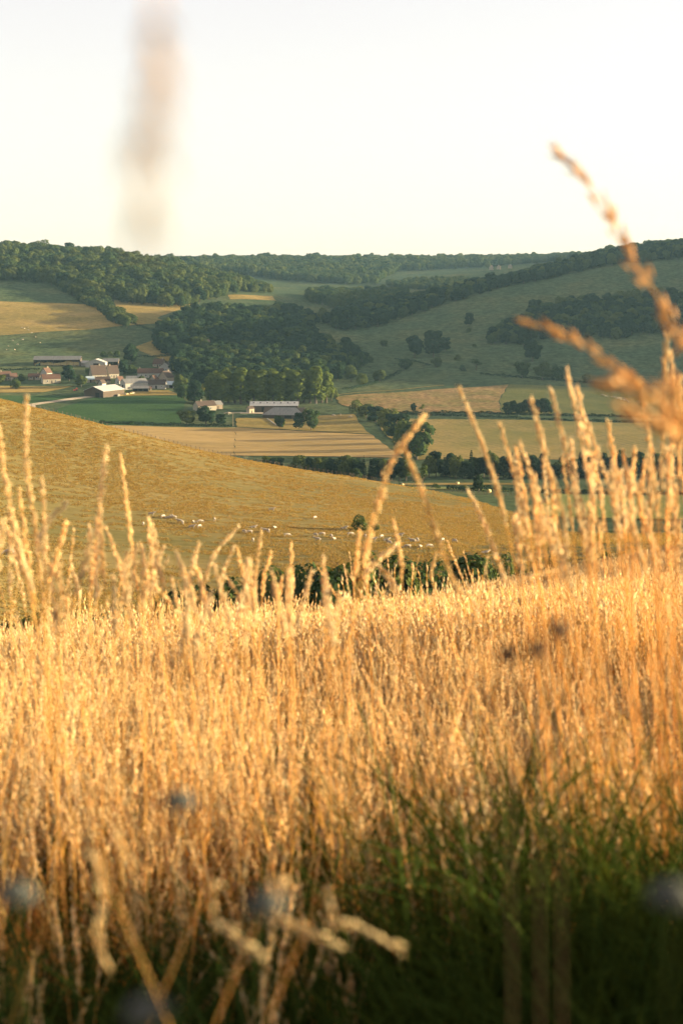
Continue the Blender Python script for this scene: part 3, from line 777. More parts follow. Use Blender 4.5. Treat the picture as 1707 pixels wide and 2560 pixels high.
for wi, (wname, poly, sp, hr) in enumerate(WOODS):
    uu = [((x - CX) / FPX / (CP + (CY - 1000) / FPX * SP)) for x, d in poly]
    pw = [(u * d, d) for u, (x, d) in zip(uu, poly)]
    x0, x1 = min(p[0] for p in pw), max(p[0] for p in pw); y0, y1 = min(p[1] for p in pw), max(p[1] for p in pw)
    gx, gy = np.meshgrid(np.arange(x0, x1, sp), np.arange(y0, y1, sp * 0.87))
    gx = gx + (np.arange(gx.shape[0])[:, None] % 2) * sp * 0.5
    gx = (gx + rng.uniform(-0.38, 0.38, gx.shape) * sp).ravel(); gy = (gy + rng.uniform(-0.38, 0.38, gy.shape) * sp).ravel()
    wob = 6 * np.sin(gx * 0.05) + 5 * np.sin(gx * 0.13 + 2)
    ok = in_poly(gx, gy + wob, pw)
    gx, gy = gx[ok], gy[ok]
    if wi == 6:                                   # clearings on the far ridge
        u_ = gx / gy
        ok = ~((np.abs(gy - 2700) < 60) & (u_ > 0.06) & (u_ < 0.13))
        gx, gy = gx[ok], gy[ok]
    h = rng.uniform(*hr, len(gx)) * (1 + 0.15 * np.sin(gx * 0.03) * np.sin(gy * 0.04))
    h *= np.where(rng.random(len(gx)) < 0.06, 1.25, 1)
    w = np.clip(h * rng.uniform(0.72, 1.05, len(gx)), sp * 0.85, sp * 1.6)
    k = rng.choice(7, len(gx), p=[.08, .08, .08, .06, .06, .32, .32] if wi in (2, 3, 4) else [.2, .2, .2, .18, .18, .02, .02])  # woods lying in shade get mostly dark leaves, shade put into the colour
    allt.append(np.stack([gx, gy, H(gx, gy) - 0.3, h, w, k, np.full(len(gx), wi)], -1))
allt = np.concatenate(allt)
# how much of each tree shows: near to far, on a coarse raster of the photo (also behind the bare ground)
SC = 4.0; GW, GH = int(1707 / SC), 400
occ = np.zeros((GH, GW), bool); score = np.zeros(len(allt))
px, ptop = project(allt[:, 0], allt[:, 1], allt[:, 2] + allt[:, 3])
_, pbot = project(allt[:, 0], allt[:, 1], allt[:, 2] + allt[:, 3] * 0.12)
pwid = allt[:, 4] / allt[:, 1] * FPX
for i in np.argsort(allt[:, 1]):
    a, b = int((px[i] - pwid[i] * 0.45) / SC), int((px[i] + pwid[i] * 0.45) / SC) + 1
    c, d_ = int(ptop[i] / SC), int(pbot[i] / SC) + 1
    a, b, c, d_ = max(a, 0), min(b, GW), max(c, 0), min(d_, GH)
    if a >= b or c >= d_: continue
    blk = occ[c:d_, a:b]
    score[i] = (~blk).sum()
    blk[:] = True
pick = np.argsort(-score)[:165]
pick = pick[score[pick] > 0]
isin = np.zeros(len(allt), bool); isin[pick] = True
WTEXT = ['broadleaf tree in the wood covering the left hilltop', 'broadleaf tree in the tongue of wood running down the left meadow',
         'dark broadleaf tree in the shaded wood on the valley bottom', 'dark broadleaf tree in the strip of wood climbing the right hill',
         'broadleaf tree in the wood halfway up the shaded right slope', 'broadleaf tree in the wood lining the valley behind',
         'hazy broadleaf tree in the wood along the far ridge', 'hazy broadleaf tree in the small wood on the far slope', 'broadleaf tree in the copse at the right end of the left hilltop']
for i in pick:
    X, Y, Z, h, w, k, wi = allt[i]
    tree_at((X, Y, Z), h, w, kinds_w[int(k)], WTEXT[int(wi)], 'tree', 'trees of the ' + WOODS[int(wi)][0], 'tree')

# scattered stuff by instancing
def instancer(name, pts, rot, scl, idx, collection, label, cat=None):
    me = bpy.data.meshes.new(name)
    n = len(pts)
    me.vertices.add(n); me.vertices.foreach_set('co', np.asarray(pts, np.float32).ravel())
    for an, typ, arr, key in (('rot', 'FLOAT_VECTOR', rot, 'vector'), ('scl', 'FLOAT_VECTOR', scl, 'vector'), ('idx', 'INT', idx, 'value')):
        a = me.attributes.new(an, typ, 'POINT')
        a.data.foreach_set(key, np.asarray(arr, np.int32 if typ == 'INT' else np.float32).ravel())
    ng = bpy.data.node_groups.new(name, 'GeometryNodeTree')
    ng.interface.new_socket('Geometry', in_out='INPUT', socket_type='NodeSocketGeometry')
    ng.interface.new_socket('Geometry', in_out='OUTPUT', socket_type='NodeSocketGeometry')
    gi = ng.nodes.new('NodeGroupInput'); go = ng.nodes.new('NodeGroupOutput')
    ip = ng.nodes.new('GeometryNodeInstanceOnPoints'); ci = ng.nodes.new('GeometryNodeCollectionInfo')
    ci.inputs['Collection'].default_value = collection
    ci.inputs['Separate Children'].default_value = True
    ci.inputs['Reset Children'].default_value = True
    ip.inputs['Pick Instance'].default_value = True
    def na(nm, t):
        x = ng.nodes.new('GeometryNodeInputNamedAttribute'); x.data_type = t; x.inputs['Name'].default_value = nm
        return next(o for o in x.outputs if o.enabled and o.name == 'Attribute')
    L = ng.links.new
    L(gi.outputs[0], ip.inputs['Points']); L(ci.outputs[0], ip.inputs['Instance'])
    L(na('idx', 'INT'), ip.inputs['Instance Index'])
    e2r = ng.nodes.new('FunctionNodeEulerToRotation')
    L(na('rot', 'FLOAT_VECTOR'), e2r.inputs[0]); L(e2r.outputs[0], ip.inputs['Rotation'])
    L(na('scl', 'FLOAT_VECTOR'), ip.inputs['Scale'])
    L(ip.outputs[0], go.inputs[0])
    o = link(name, me)
    md = o.modifiers.new('scatter', 'NODES'); md.node_group = ng
    return tag(o, label, cat, None, 'stuff')
def proto_object(collection, name, me):
    o = bpy.data.objects.new(name, me); collection.objects.link(o); return o
WC = bpy.data.collections.new('wood_sources')
for j, k in enumerate(kinds_w):
    a, b = CROWN[k], TRUNK[k]
    def arr(me):
        v = np.empty(len(me.vertices) * 3, np.float32); me.vertices.foreach_get('co', v); return v.reshape(-1, 3)
    va = arr(a)
    fa = np.arange(len(va)).reshape(-1, 4)
    me = mesh_np('whole_tree', va, fa, a.materials[0])
    proto_object(WC, 'source_%02d' % j, me)
far = allt[~isin]
sc = np.stack([far[:, 4] / np.array([PW[k] for k in kinds_w])[far[:, 5].astype(int)]] * 2 + [far[:, 3] / 12.0], -1)
rot = np.zeros((len(far), 3)); rot[:, 2] = rng.uniform(0, 6.28, len(far))
instancer('forest', far[:, :3], rot, sc, far[:, 5].astype(int), WC, 'mass of woodland covering the hilltops and slopes', 'woodland')
# gully bushes between the grass field and the dry pasture (top row given; they root out of sight)
def gully_bush(x, top, w, d, kind, label, group):
    u = (x - CX) / FPX / (CP + (CY - 1440) / FPX * SP)
    X = u * d; zt = T(top, d); g = float(H(X, d)[0])
    h = max(zt - g, 2.0)
    tree_at((X, d, g - 0.3), h, w / FPX * d, kind, label, 'bush', group, 'bush')
GB = [(20, 1545, 60, 176), (70, 1530, 60, 178), (140, 1520, 70, 180), (205, 1512, 60, 178), (262, 1520, 70, 176), (330, 1500, 70, 182), (400, 1480, 80, 184), (470, 1462, 80, 186), (540, 1448, 90, 188), (610, 1432, 90, 188)]
for i, (x, t, w, d) in enumerate(GB):
    gully_bush(x, t, w * 2.0, d, kd('b', i), 'green bush half hidden behind the left edge of the grass field', 'bushes in the gully on the left')
GB = [(665, 1412, 100, 190), (720, 1404, 110, 192), (790, 1406, 110, 192), (850, 1392, 120, 194), (910, 1384, 110, 196), (970, 1388, 110, 196), (1030, 1382, 110, 200), (1085, 1380, 90, 204), (1150, 1372, 110, 208), (1200, 1382, 90, 210), (1262, 1380, 52, 214), (1294, 1388, 34, 212)]
for i, (x, t, w, d) in enumerate(GB):
    gully_bush(x, t, w * 1.9, d, kd('b', i + 1), 'dense dark green bush in the hedge below the cow pasture' if i < 10 else ('round bush standing at the right end of the gully hedge' if i == 10 else 'low bush beside the round one at the gully hedge end'), 'bushes in the hedge below the cow pasture' if i < 10 else None)
for i, (x, t, w, d, lab) in enumerate([(1370, 1386, 50, 218, 'small dark bush seen between the tall grass stalks'), (1512, 1372, 46, 222, 'dark bush behind the dense right hand grass stalks'), (1545, 1378, 40, 222, 'lower dark bush behind the dense right hand grass stalks'), (1690, 1360, 60, 226, 'dark bush at the photo edge beyond the grass field')]):
    gully_bush(x, t, w, d, kd('b', i), lab, None)

# ------------------------------------------------------------------ buildings
def building(name, label, tx, ty, L, W, hw, hr, rz, wall, roof, cat='house', dmin=540, windows=(), doors=(), chimney=None, over=0.4, open_front=None, skylights=0, group=None, lift=0.0, bigdoor=None, hip=0.0):
    """L along local x (ridge), W across; local -y is the front. windows: (side, position 0..1, z); side f/b/l/r"""
    p = P(tx, ty, dmin); p.z += lift
    e = empty(name, p, R(rz)); tag(e, label, cat, group)
    x0, x1, y0, y1 = -L / 2, L / 2, -W / 2, W / 2
    mb = MB()
    if open_front:                                  # posts and a back wall: an open shed
        mb.box(x0, x1, y1 - 0.2, y1, -1.5, hw)
        mb.prism([(y0, -1.5), (y1 - 0.2, -1.5), (y1 - 0.2, hw), (0, hw + hr * 0.96), (y0, hw)], x0, x0 + 0.2)
        mb.prism([(y0, -1.5), (y1 - 0.2, -1.5), (y1 - 0.2, hw), (0, hw + hr * 0.96), (y0, hw)], x1 - 0.2, x1)
        mb.build('wall', M[wall], e)
        n = max(3, int(L / 6))
        for k in range(n + 1):
            xx = x0 + 0.35 + (L - 0.7) * k / n
            MB().box(xx - 0.14, xx + 0.14, y0 + 0.02, y0 + 0.3, -1.5, hw).build('post', M['wood'], e)
        if open_front == 'hay':
            bm_ = MB(); 
            rr = random.Random(len(label))
            for k in range(int(L / 2.6)):
                a = x0 + 0.6 + k * 2.5
                MB().box(a, a + 2.3, y0 + 1.0 + rr.random(), y1 - 0.6, 0.02, hw * rr.uniform(0.35, 0.8)).build('hay_stack', M['hay'], e)
        else:
            MB().box(x0 + 0.25, x1 - 0.25, 0, 0.2, -0.5, hw - 0.2).build('shade_panel', M['dark'], e)  # black sheet standing for the shade inside the open shed
    else:
        mb.prism([(y0, -1.5), (y1, -1.5), (y1, hw), (0, hw + hr), (y0, hw)], x0, x1)
        mb.build('wall', M[wall], e)
    rf = MB(); th = 0.22
    sl = hr / (W / 2); oz = over * sl
    if hip:
        hx = L * hip / 2
        a = [(x0 - over, y0 - over, hw - oz + 0.02), (x1 + over, y0 - over, hw - oz + 0.02), (x1 + over, y1 + over, hw - oz + 0.02), (x0 - over, y1 + over, hw - oz + 0.02)]
        r0, r1 = (x0 + hx, 0, hw + hr + 0.02), (x1 - hx, 0, hw + hr + 0.02)
        rf.poly(a[0], a[1], r1, r0).poly(a[1], a[2], r1).poly(a[2], a[3], r0, r1).poly(a[3], a[0], r0)
        rf.poly(*[(q[0], q[1], q[2] - th) for q in a[::-1]])
        for k in range(4):
            b, c = a[k], a[(k + 1) % 4]
            rf.poly((b[0], b[1], b[2] - th), (c[0], c[1], c[2] - th), c, b)
    else:
        rf.prism([(y0 - over, hw - oz + 0.02), (0, hw + hr + 0.02), (0, hw + hr + 0.02 + th), (y0 - over, hw - oz + 0.02 + th)], x0 - over, x1 + over)
        rf.prism([(0.003, hw + hr + 0.02), (y1 + over, hw - oz + 0.02), (y1 + over, hw - oz + 0.02 + th), (0.003, hw + hr + 0.02 + th)], x0 - over, x1 + over)
    rfo = rf.build('roof', M[roof], e)
    for k in range(skylights):
        xx = x0 + L * (k + 0.5) / skylights
        zc = hw + hr * 0.62 + th + 0.08; yc = -W / 2 * 0.38
        MB().box(xx - 0.55, xx + 0.55, yc - 0.5, yc + 0.5, zc - 0.2, zc + 0.3).build('skylight', M['dark'], rfo)
    if chimney is not None:
        for cxx in (chimney if hasattr(chimney, '__len__') else [chimney]):
            MB().box(L * cxx - 0.4, L * cxx + 0.4, -0.4, 0.4, hw + hr - 0.6, hw + hr + 1.3).build('chimney', M['stone'], rfo)
    for (sd_, pos, z, ww, wh) in windows:
        f, g = MB(), MB()
        if sd_ in 'fb':
            s = -1 if sd_ == 'f' else 1; yy = s * W / 2; xx = x0 + L * pos
            f.box(xx - ww / 2 - .12, xx + ww / 2 + .12, min(yy, yy + s * .06), max(yy, yy + s * .06), z - .12, z + wh + .12)
            g.box(xx - ww / 2, xx + ww / 2, min(yy, yy + s * .09), max(yy, yy + s * .09), z, z + wh)
        else:
            s = -1 if sd_ == 'l' else 1; xx = s * L / 2; yy = y0 + W * pos
            f.box(min(xx, xx + s * .06), max(xx, xx + s * .06), yy - ww / 2 - .12, yy + ww / 2 + .12, z - .12, z + wh + .12)
            g.box(min(xx, xx + s * .09), max(xx, xx + s * .09), yy - ww / 2, yy + ww / 2, z, z + wh)
        fo = f.build('window', M['white_paint'], e); g.build('pane', M['glass'], fo)
    for (sd_, pos, ww, wh, mt) in doors:
        g = MB()
        if sd_ in 'fb':
            s = -1 if sd_ == 'f' else 1; yy = s * W / 2; xx = x0 + L * pos
            g.box(xx - ww / 2, xx + ww / 2, min(yy, yy + s * .08), max(yy, yy + s * .08), -0.3, wh)
        else:
            s = -1 if sd_ == 'l' else 1; xx = s * L / 2; yy = y0 + W * pos
            g.box(min(xx, xx + s * .08), max(xx, xx + s * .08), yy - ww / 2, yy + ww / 2, -0.3, wh)
        g.build('door', M[mt], e)
    return e
wf2 = (('f', .25, 1.0, 1.0, 1.3), ('f', .72, 1.0, 1.0, 1.3))
wr = (('r', .35, 1.0, .9, 1.3), ('r', .65, 3.2, .9, 1.1))
wl = (('l', .4, 1.0, .9, 1.2),)
D1 = (('f', .5, 1.1, 2.1, 'brownwood'),)
# upper barns
building('barn', 'long grey roofed hay barn standing above the village', 146, 913, 42, 13, 5.0, 3.0, 3, 'brownwood', 'sheet_dark', 'barn', 1050, open_front='hay')
building('shed', 'low white shed between the long hay barn and the gabled shed', 202, 914, 15, 8, 2.6, 1.6, 4, 'render_white', 'sheet', 'shed', 1050, doors=(('f', .3, 2, 2.2, 'wood'),))
building('shed', 'white gabled shed with a black doorway facing the camera', 243, 917, 13, 18, 4.0, 3.0, 88, 'render_white', 'sheet', 'shed', 1050, doors=(('l', .46, 5.2, 3.4, 'dark'),))
building('barn', 'dark grey roofed open barn right of the white gabled shed', 279, 914, 14, 11, 3.8, 2.6, 2, 'wood', 'sheet_dark', 'barn', 1050, open_front='dark')
# village houses
building('house', 'red roofed house at the left photo edge with a white trimmed gable', 13, 950, 10, 7, 3.4, 3.8, 28, 'stone', 'tile', 'house', 1050, wf2 + wr, D1, -0.3)
building('house', 'small gabled annexe beside the leftmost red roofed house', 34, 950, 6, 5.5, 2.8, 3.0, 32, 'render', 'tile', 'house', 1050, wr[:1], D1)
building('cottage', 'low tiled cottage behind the round garden shrub', 87, 949, 9.5, 6.5, 2.6, 2.4, 6, 'stone', 'tile', 'house', 1050, wf2, D1, 0.3)
building('house', 'narrow gabled house with a pale front above the cream house', 117, 942, 7, 7, 3.6, 4.0, 62, 'render_white', 'tile', 'house', 1050, wl + wr, (), 0.25)
building('house', 'cream walled village house with red brown roof', 128, 957, 15, 8, 3.6, 3.6, 24, 'render', 'tile', 'house', 1050, wf2 + wr + wl, D1, -0.2)
building('house', 'big house with a steep brown roof and pale right gable', 246, 947, 13, 10, 4.0, 7.5, 28, 'render', 'tile_brown', 'house', 1050, wf2 + wr + (('r', .5, 5.8, .9, 1.2),), D1, 0.1)
building('house', 'second steep brown roofed house right of its bigger twin', 282, 944, 9, 8, 4.0, 6.5, 30, 'render', 'tile_brown', 'house', 1050, wf2 + wr, D1, -0.25)
building('shed', 'little shed with a light blue grey roof', 226, 955, 6.5, 6, 2.4, 2.2, 20, 'stone', 'sheet_blue', 'shed', 1050, doors=D1)
building('cottage', 'low brown roofed cottage in front of the steep roofed house', 258, 957, 12, 7, 2.2, 2.8, 14, 'stone', 'tile_brown', 'house', 1050, wf2, D1, 0.2)
building('cottage', 'tiny red roofed house with a bright white gable', 300, 960, 6, 5, 3.0, 3.2, 55, 'render_white', 'tile', 'house', 1050, wl, ())
building('cottage', 'tiny cottage with a bright gable behind the big cow barn roof', 256, 964, 5, 4.5, 2.2, 2.6, 60, 'render_white', 'tile_brown', 'house', 1050, wl, ())
building('house', 'long white walled house under a red tiled roof', 377, 944, 22, 8, 4.2, 3.6, 4, 'render_white', 'tile', 'house', 1050, (('f', .15, 1.4, 1, 1.4), ('f', .33, 1.4, 1, 1.4), ('f', .68, 1.4, 1, 1.4), ('f', .86, 1.4, 1, 1.4)) + wr, D1, (-0.42, 0.35))
building('house', 'red roofed house highest in the village behind the white gable', 399, 917, 10, 7, 3.0, 4.2, -20, 'stone', 'tile', 'house', 1050, wf2, D1, 0.35)
building('house', 'white gable fronted house beside the chapel steeple', 417, 928, 9, 10, 4.0, 4.2, 80, 'render_white', 'tile_brown', 'house', 1050, wl + (('l', .6, 1.0, .9, 1.2),), ())
building('house', 'brown roofed house with a pale ridge line in the village centre', 416, 953, 9, 10, 3.6, 5.0, 58, 'stone', 'tile_brown', 'house', 1050, wl + wr, (), 0.3)
building('cottage', 'small gabled cottage beneath the long red roofed house', 386, 955, 6, 5, 2.6, 2.8, 66, 'render', 'tile', 'house', 1050, wl, ())
building('barn', 'low long building with brown roof and white wall', 393, 970, 15, 8, 3.4, 3.4, -2, 'render_white', 'tile_brown', 'barn', 1050, (('f', .25, 1.2, .8, .8), ('f', .8, 1.2, .8, .8)), (('f', .5, 1.4, 2.2, 'dark'),))
building('shed', 'metal sided shed with a light blue grey roof', 430, 969, 10, 7, 2.8, 2.4, -4, 'render_white', 'sheet_blue', 'shed', 1050, (), (('f', .5, 3, 2.2, 'dark'),))
building('shed', 'grey roofed shed behind the white ended barn', 330, 955, 9, 7, 2.6, 2.4, 8, 'wood', 'sheet_dark', 'shed', 1050, doors=D1)
# chapel tower
p = P(434, 930, 1050); e = empty('chapel_tower', p, R(20)); tag(e, 'small chapel tower with a pointed steeple at the village edge', 'tower')
MB().box(-1.8, 1.8, -1.8, 1.8, -1.5, 8.5).build('wall', M['render_white'], e)
s_ = MB(); s_.poly((-2, -2, 8.5), (2, -2, 8.5), (0, 0, 15)).poly((2, -2, 8.5), (2, 2, 8.5), (0, 0, 15)).poly((2, 2, 8.5), (-2, 2, 8.5), (0, 0, 15)).poly((-2, 2, 8.5), (-2, -2, 8.5), (0, 0, 15)).poly((-2, 2, 8.5), (2, 2, 8.5), (2, -2, 8.5), (-2, -2, 8.5)).build('steeple', M['tile_brown'], e)
for a in (0, 1): MB().box(-0.5 + 0, 0.5, -1.86, -1.8, 5.4, 7.2).build('bell_opening', M['dark'], e) if a == 0 else MB().box(1.8, 1.86, -0.5, 0.5, 5.4, 7.2).build('bell_opening', M['dark'], e)
# big cow barn and its neighbours
building('barn', 'big cow barn with pale roof and sunlit open right side', 262, 989, 28, 19, 4.6, 3.4, 62, 'brownwood', 'sheet', 'barn', 1000, doors=(('l', .3, 4, 3.4, 'dark'), ('r', .5, 3, 3, 'dark')), windows=())
building('barn', 'grey brown roofed barn with a bright white end wall', 336, 970, 20, 12, 4.6, 3.0, 30, 'render_white', 'sheet_dark', 'barn', 1000, doors=(('l', .5, 3, 3, 'dark'),))
building('shed', 'dark lean-to shed between the two cow barns', 352, 979, 13, 7, 2.8, 1.6, 8, 'brownwood', 'sheet_dark', 'shed', 1000, open_front='dark')
building('shed', 'tiny sunlit brick hut beside the dark lean-to', 374, 976, 3, 3, 2.0, 1.0, 20, 'stone', 'tile', 'shed', 1000, doors=(('f', .5, .9, 1.8, 'brownwood'),))
# second farm
building('house', 'gabled farmhouse of the second farm with a sunlit end wall', 512, 1026, 15, 9, 3.8, 3.2, 32, 'render', 'tile_brown', 'house', 1000, (('f', .3, 1.2, 1, 1.3), ('f', .7, 1.2, 1, 1.3)), D1, -0.2)
building('shed', 'grey roofed shed behind the gabled farmhouse', 540, 1022, 8, 7, 3.4, 2.4, 34, 'wood', 'sheet_dark', 'shed', 1000, doors=D1)
building('barn', 'long pale roofed barn with a row of skylights at the second farm', 686, 1028, 36, 11, 4.6, 2.6, 0, 'brownwood', 'sheet', 'barn', 1000, skylights=7, doors=(('f', .3, 4, 3.6, 'dark'), ('f', .62, 4, 3.6, 'dark')))
building('barn', 'hip roofed brown grey barn in front of the long pale roofed one', 712, 1044, 30, 17, 3.0, 4.4, -6, 'brownwood', 'sheet_dark', 'barn', 1000, hip=0.45, over=0.8, doors=(('f', .62, 5, 2.4, 'dark'), ('f', .85, 4, 2.4, 'dark')))
building('shed', 'small sunlit hut at the left end of the long pale roofed barn', 626, 1033, 4.5, 4, 3.6, 1.4, 40, 'stone', 'tile_brown', 'shed', 1000, doors=(('f', .5, 1, 2, 'brownwood'),))
building('house', 'lone house half hidden in the dark valley wood', 517, 882, 7, 6, 5.5, 3.2, 60, 'render', 'tile', 'house', 1050, wl, (), lift=4.0)
for i, (x, y, lab) in enumerate([(1222, 662, 'tiny sunlit house on the far ridge, left of three'), (1240, 661, 'tiny sunlit house on the far ridge, middle of three'), (1268, 662, 'tiny sunlit house on the far ridge, right of three')]):
    p_ = Pd(x, 2700)
    building('house', lab, *project(p_.x, p_.y, p_.z), 9, 7, 4, 3, 70 + 10 * i, 'stone', 'tile', 'house', 2600, wf2, D1, lift=2)

# farmyard clutter
def vehicle(name, label, tx, ty, mat, cat, rz, big):
    p = P(tx, ty, 1000); e = empty(name, p, R(rz)); tag(e, label, cat)
    b = MB().box(-1.9, 0.5, -0.8, 0.8, 0.8, 1.5).box(-0.3, 1.3, -0.85, 0.85, 0.9, 1.2); b.build('body', M[mat], e)
    MB().box(0.2, 1.6, -0.8, 0.8, 1.2, 2.7 if big else 2.0).build('cab', M[mat], e)
    MB().box(0.25, 1.62, -0.82, 0.82, 1.75, 2.4 if big else 1.9).build('window', M['glass'], e)
    for x, r in ((-1.3, 0.55), (0.9, 0.85)):
        for s in (-1, 1):
            MB().tube([(x, s * 0.75, r), (x, s * 1.05, r)], r, 12).build('wheel', M['rubber'], e)
vehicle('tractor', 'small red tractor parked beside the big cow barn', 190, 979, 'red', 'tractor', 20, True)
vehicle('tractor', 'green tractor parked at the left end of the long hay barn', 97, 915, 'green_paint', 'tractor', 10, True)
def bale_round(tx, ty, label, rz, dmin=540, group=None, d=None):
    p = Pd(tx, d) if d else P(tx, ty, dmin)
    m = MB().tube([(-0.62, 0, 0.66), (-0.58, 0, 0.66), (0.58, 0, 0.66), (0.62, 0, 0.66)], [0.6, 0.68, 0.68, 0.6], 14)
    o = m.build('round_bale', M['hay'], None); o.location = p; o.rotation_euler = (0, 0, R(rz))
    tag(o, label, 'hay bale', group)
bale_round(1222, 1237, 'round hay bale beside the lone young tree', 50)
for i, (x, y) in enumerate([(800, 1200), (930, 1202), (951, 1206), (908, 1200), (1008, 1200), (864, 1197), (1146, 1232)]):
    bale_round(x, y, 'round hay bale lying just beyond the pasture crest fence', 20 + 50 * i, 570, 'round bales beyond the crest', d=600 + 6 * i)
rr = random.Random(5)
for i in range(14):
    x = 296 + i * 3.1; y = 990 - i * 0.45 + rr.uniform(-1, 1)
    p = P(x, y, 1000); a, b, c = rr.uniform(.7, 1.8), rr.uniform(.5, 1.2), rr.uniform(.5, 1.3)
    o = MB().box(-a, a, -b, b, -0.1, c).box(-a * .6, a * .5, -b * .7, b * .6, c, c * 1.25).build('hay_heap', M['hay'] if i % 3 else M['render'], None)
    o.location = p; o.rotation_euler = (0, 0, rr.uniform(0, 3)); tag(o, 'pale heap of hay and rubble beside the big cow barn', 'heap', 'heaps beside the big cow barn')
p = P(583, 1066, 1000); e = empty('utility_pole', p); tag(e, 'wooden utility pole by the second farm trees', 'pole')
MB().tube([(0, 0, -0.5), (0, 0, 9.5)], [0.2, 0.14], 8).build('post', M['wood'], e); MB().box(-0.9, 0.9, -0.08, 0.08, 8.8, 9.0).build('crossarm', M['wood'], e)
# pale paddock wall
A, B = P(668, 1049, 1000), P(697, 1073, 1000)
mb = MB(); n = 16
for k in range(n):
    a, b = A.lerp(B, k / n), A.lerp(B, (k + 1) / n)
    q = (b - a).normalized(); s = Vector((-q.y, q.x, 0)) * 0.3
    a.z = float(H(a.x, a.y)[0]); b.z = float(H(b.x, b.y)[0])
    base = len(mb.v)
    for pt in (a - s, a + s, b + s, b - s): mb.v.append((pt.x, pt.y, pt.z - .3))
    for pt in (a - s, a + s, b + s, b - s): mb.v.append((pt.x, pt.y, pt.z + 1.0))
    mb.f += [tuple(base + i for i in f) for f in ((4, 5, 6, 7), (0, 1, 5, 4), (1, 2, 6, 5), (2, 3, 7, 6), (3, 0, 4, 7))]
tag(mb.build('paddock_wall', M['render'], None), 'pale low wall running diagonally to a small tree', 'wall')

# ------------------------------------------------------------------ fence on the pasture crest
def crest_point(tx):
    """where the near pasture drops out of sight"""
    u = (tx - CX) / FPX / (CP + (CY - 1100) / FPX * SP)
    Y = np.arange(330, 520, 2.0); s = H(u * Y, Y) / Y
    y = Y[np.argmax(s)]
    return Vector((u * y, y, float(H(u * y, y)[0])))
def fence(label, xs, hpost, group=None):
    pts = [crest_point(x) for x in xs]
    e = empty('wire_fence', pts[0]); tag(e, label, 'fence', group)
    me = MB().box(-0.07, 0.07, -0.07, 0.07, -0.4, hpost).mesh('post', M['wood'])
    for p in pts:
        o = link('post', me, e); o.location = p - pts[0]; o.rotation_euler = (rng.normal(0, .05), rng.normal(0, .05), 0)
    for z in (0.45, 0.85, 1.15):
        MB().tube([p - pts[0] + Vector((0, 0, z * hpost / 1.25)) for p in pts], 0.012, 3).build('wire', M['wood'], e)
fence('long wire fence of wooden posts along the crest of the dry pasture', list(np.arange(60, 1000, 11.0)), 1.25)
fence('wire fence of wooden posts on the lower right crest of the pasture', list(np.arange(1003, 1290, 8.0)), 1.25)

# ------------------------------------------------------------------ cattle
def skin_mesh(name, verts, edges, radii, mat):
    me = bpy.data.meshes.new(name); me.from_pydata(verts, edges, [])
    o = bpy.data.objects.new(name, me); COL.objects.link(o)
    sk = o.modifiers.new('s', 'SKIN'); sk.use_smooth_shade = True
    lay = me.skin_vertices[0] if me.skin_vertices else None
    for i, r in enumerate(radii):
        lay.data[i].radius = r if isinstance(r, tuple) else (r, r)
        lay.data[i].use_root = (i == 0)
    o.modifiers.new('d', 'SUBSURF').levels = 1
    dg = bpy.context.evaluated_depsgraph_get()
    out = bpy.data.meshes.new_from_object(o.evaluated_get(dg))
    out.name = name; out.materials.clear(); out.materials.append(mat)
    bpy.data.objects.remove(o); bpy.data.meshes.remove(me)
    return out
def cow_mesh(pose):
    if pose == 'graze': neck, poll, muz = (1.05, 0, 0.92), (1.42, .05, 0.5), (1.62, .05, 0.14)
    elif pose == 'stand': neck, poll, muz = (1.05, 0, 1.28), (1.38, .04, 1.52), (1.74, .06, 1.34)
    else: neck, poll, muz = (1.05, 0, 0.78), (1.34, .06, 1.02), (1.68, .08, 0.86)
    dz = -0.52 if pose == 'lie' else 0
    v = [(-.7, 0, 1.12 + dz), (-.1, 0, 1.0 + dz), (.55, 0, 1.06 + dz), neck, poll, muz]
    r = [(.36, .36), (.40, .42), (.37, .42), (.22, .26), .17, .10]
    ed = [(0, 1), (1, 2), (2, 3), (3, 4), (4, 5)]
    def add(prev, pts, rs):
        for p_, q in zip(pts, rs):
            v.append(p_); r.append(q); ed.append((prev, len(v) - 1)); prev = len(v) - 1
    for s in (-1, 1):
        if pose == 'lie':
            add(0, [(-.6, s * .42, .3), (-.2, s * .5, .14), (-.5, s * .52, .09)], [.17, .1, .07])
            add(2, [(.75, s * .3, .3), (1.05, s * .3, .12), (.8, s * .32, .08)], [.14, .09, .07])
        else:
            o_ = .1 * s
            add(0, [(-.72 + o_, s * .24, .78), (-.86 + o_, s * .24, .45), (-.8 + o_, s * .24, .05)], [.19, .09, .075])
            add(2, [(.62 - o_, s * .22, .72), (.64 - o_, s * .22, .38), (.62 - o_, s * .22, .05)], [.15, .085, .07])
        add(4, [(poll[0] - .08, s * .2 + poll[1], poll[2] + .1)], [.06])
    add(0, [(-1.08, 0, 1.1 + dz), (-1.16, 0, .6 + max(dz, -.3))], [.06, .05])
    return skin_mesh('cow', v, ed, r, M['cow'])
COWM = {k: cow_mesh(k) for k in ('graze', 'stand', 'lie')}
calf_labels = {}
def cow(tx, ty, pose, rz, label, group, dmin=200, s=1.0, name='cow', cat='cow'):
    p = P(tx, ty, dmin)
    o = link(name, COWM[pose]); o.location = p; o.rotation_euler = (0, 0, R(rz)); o.scale = (s, s, s)
    return tag(o, label, cat, group)
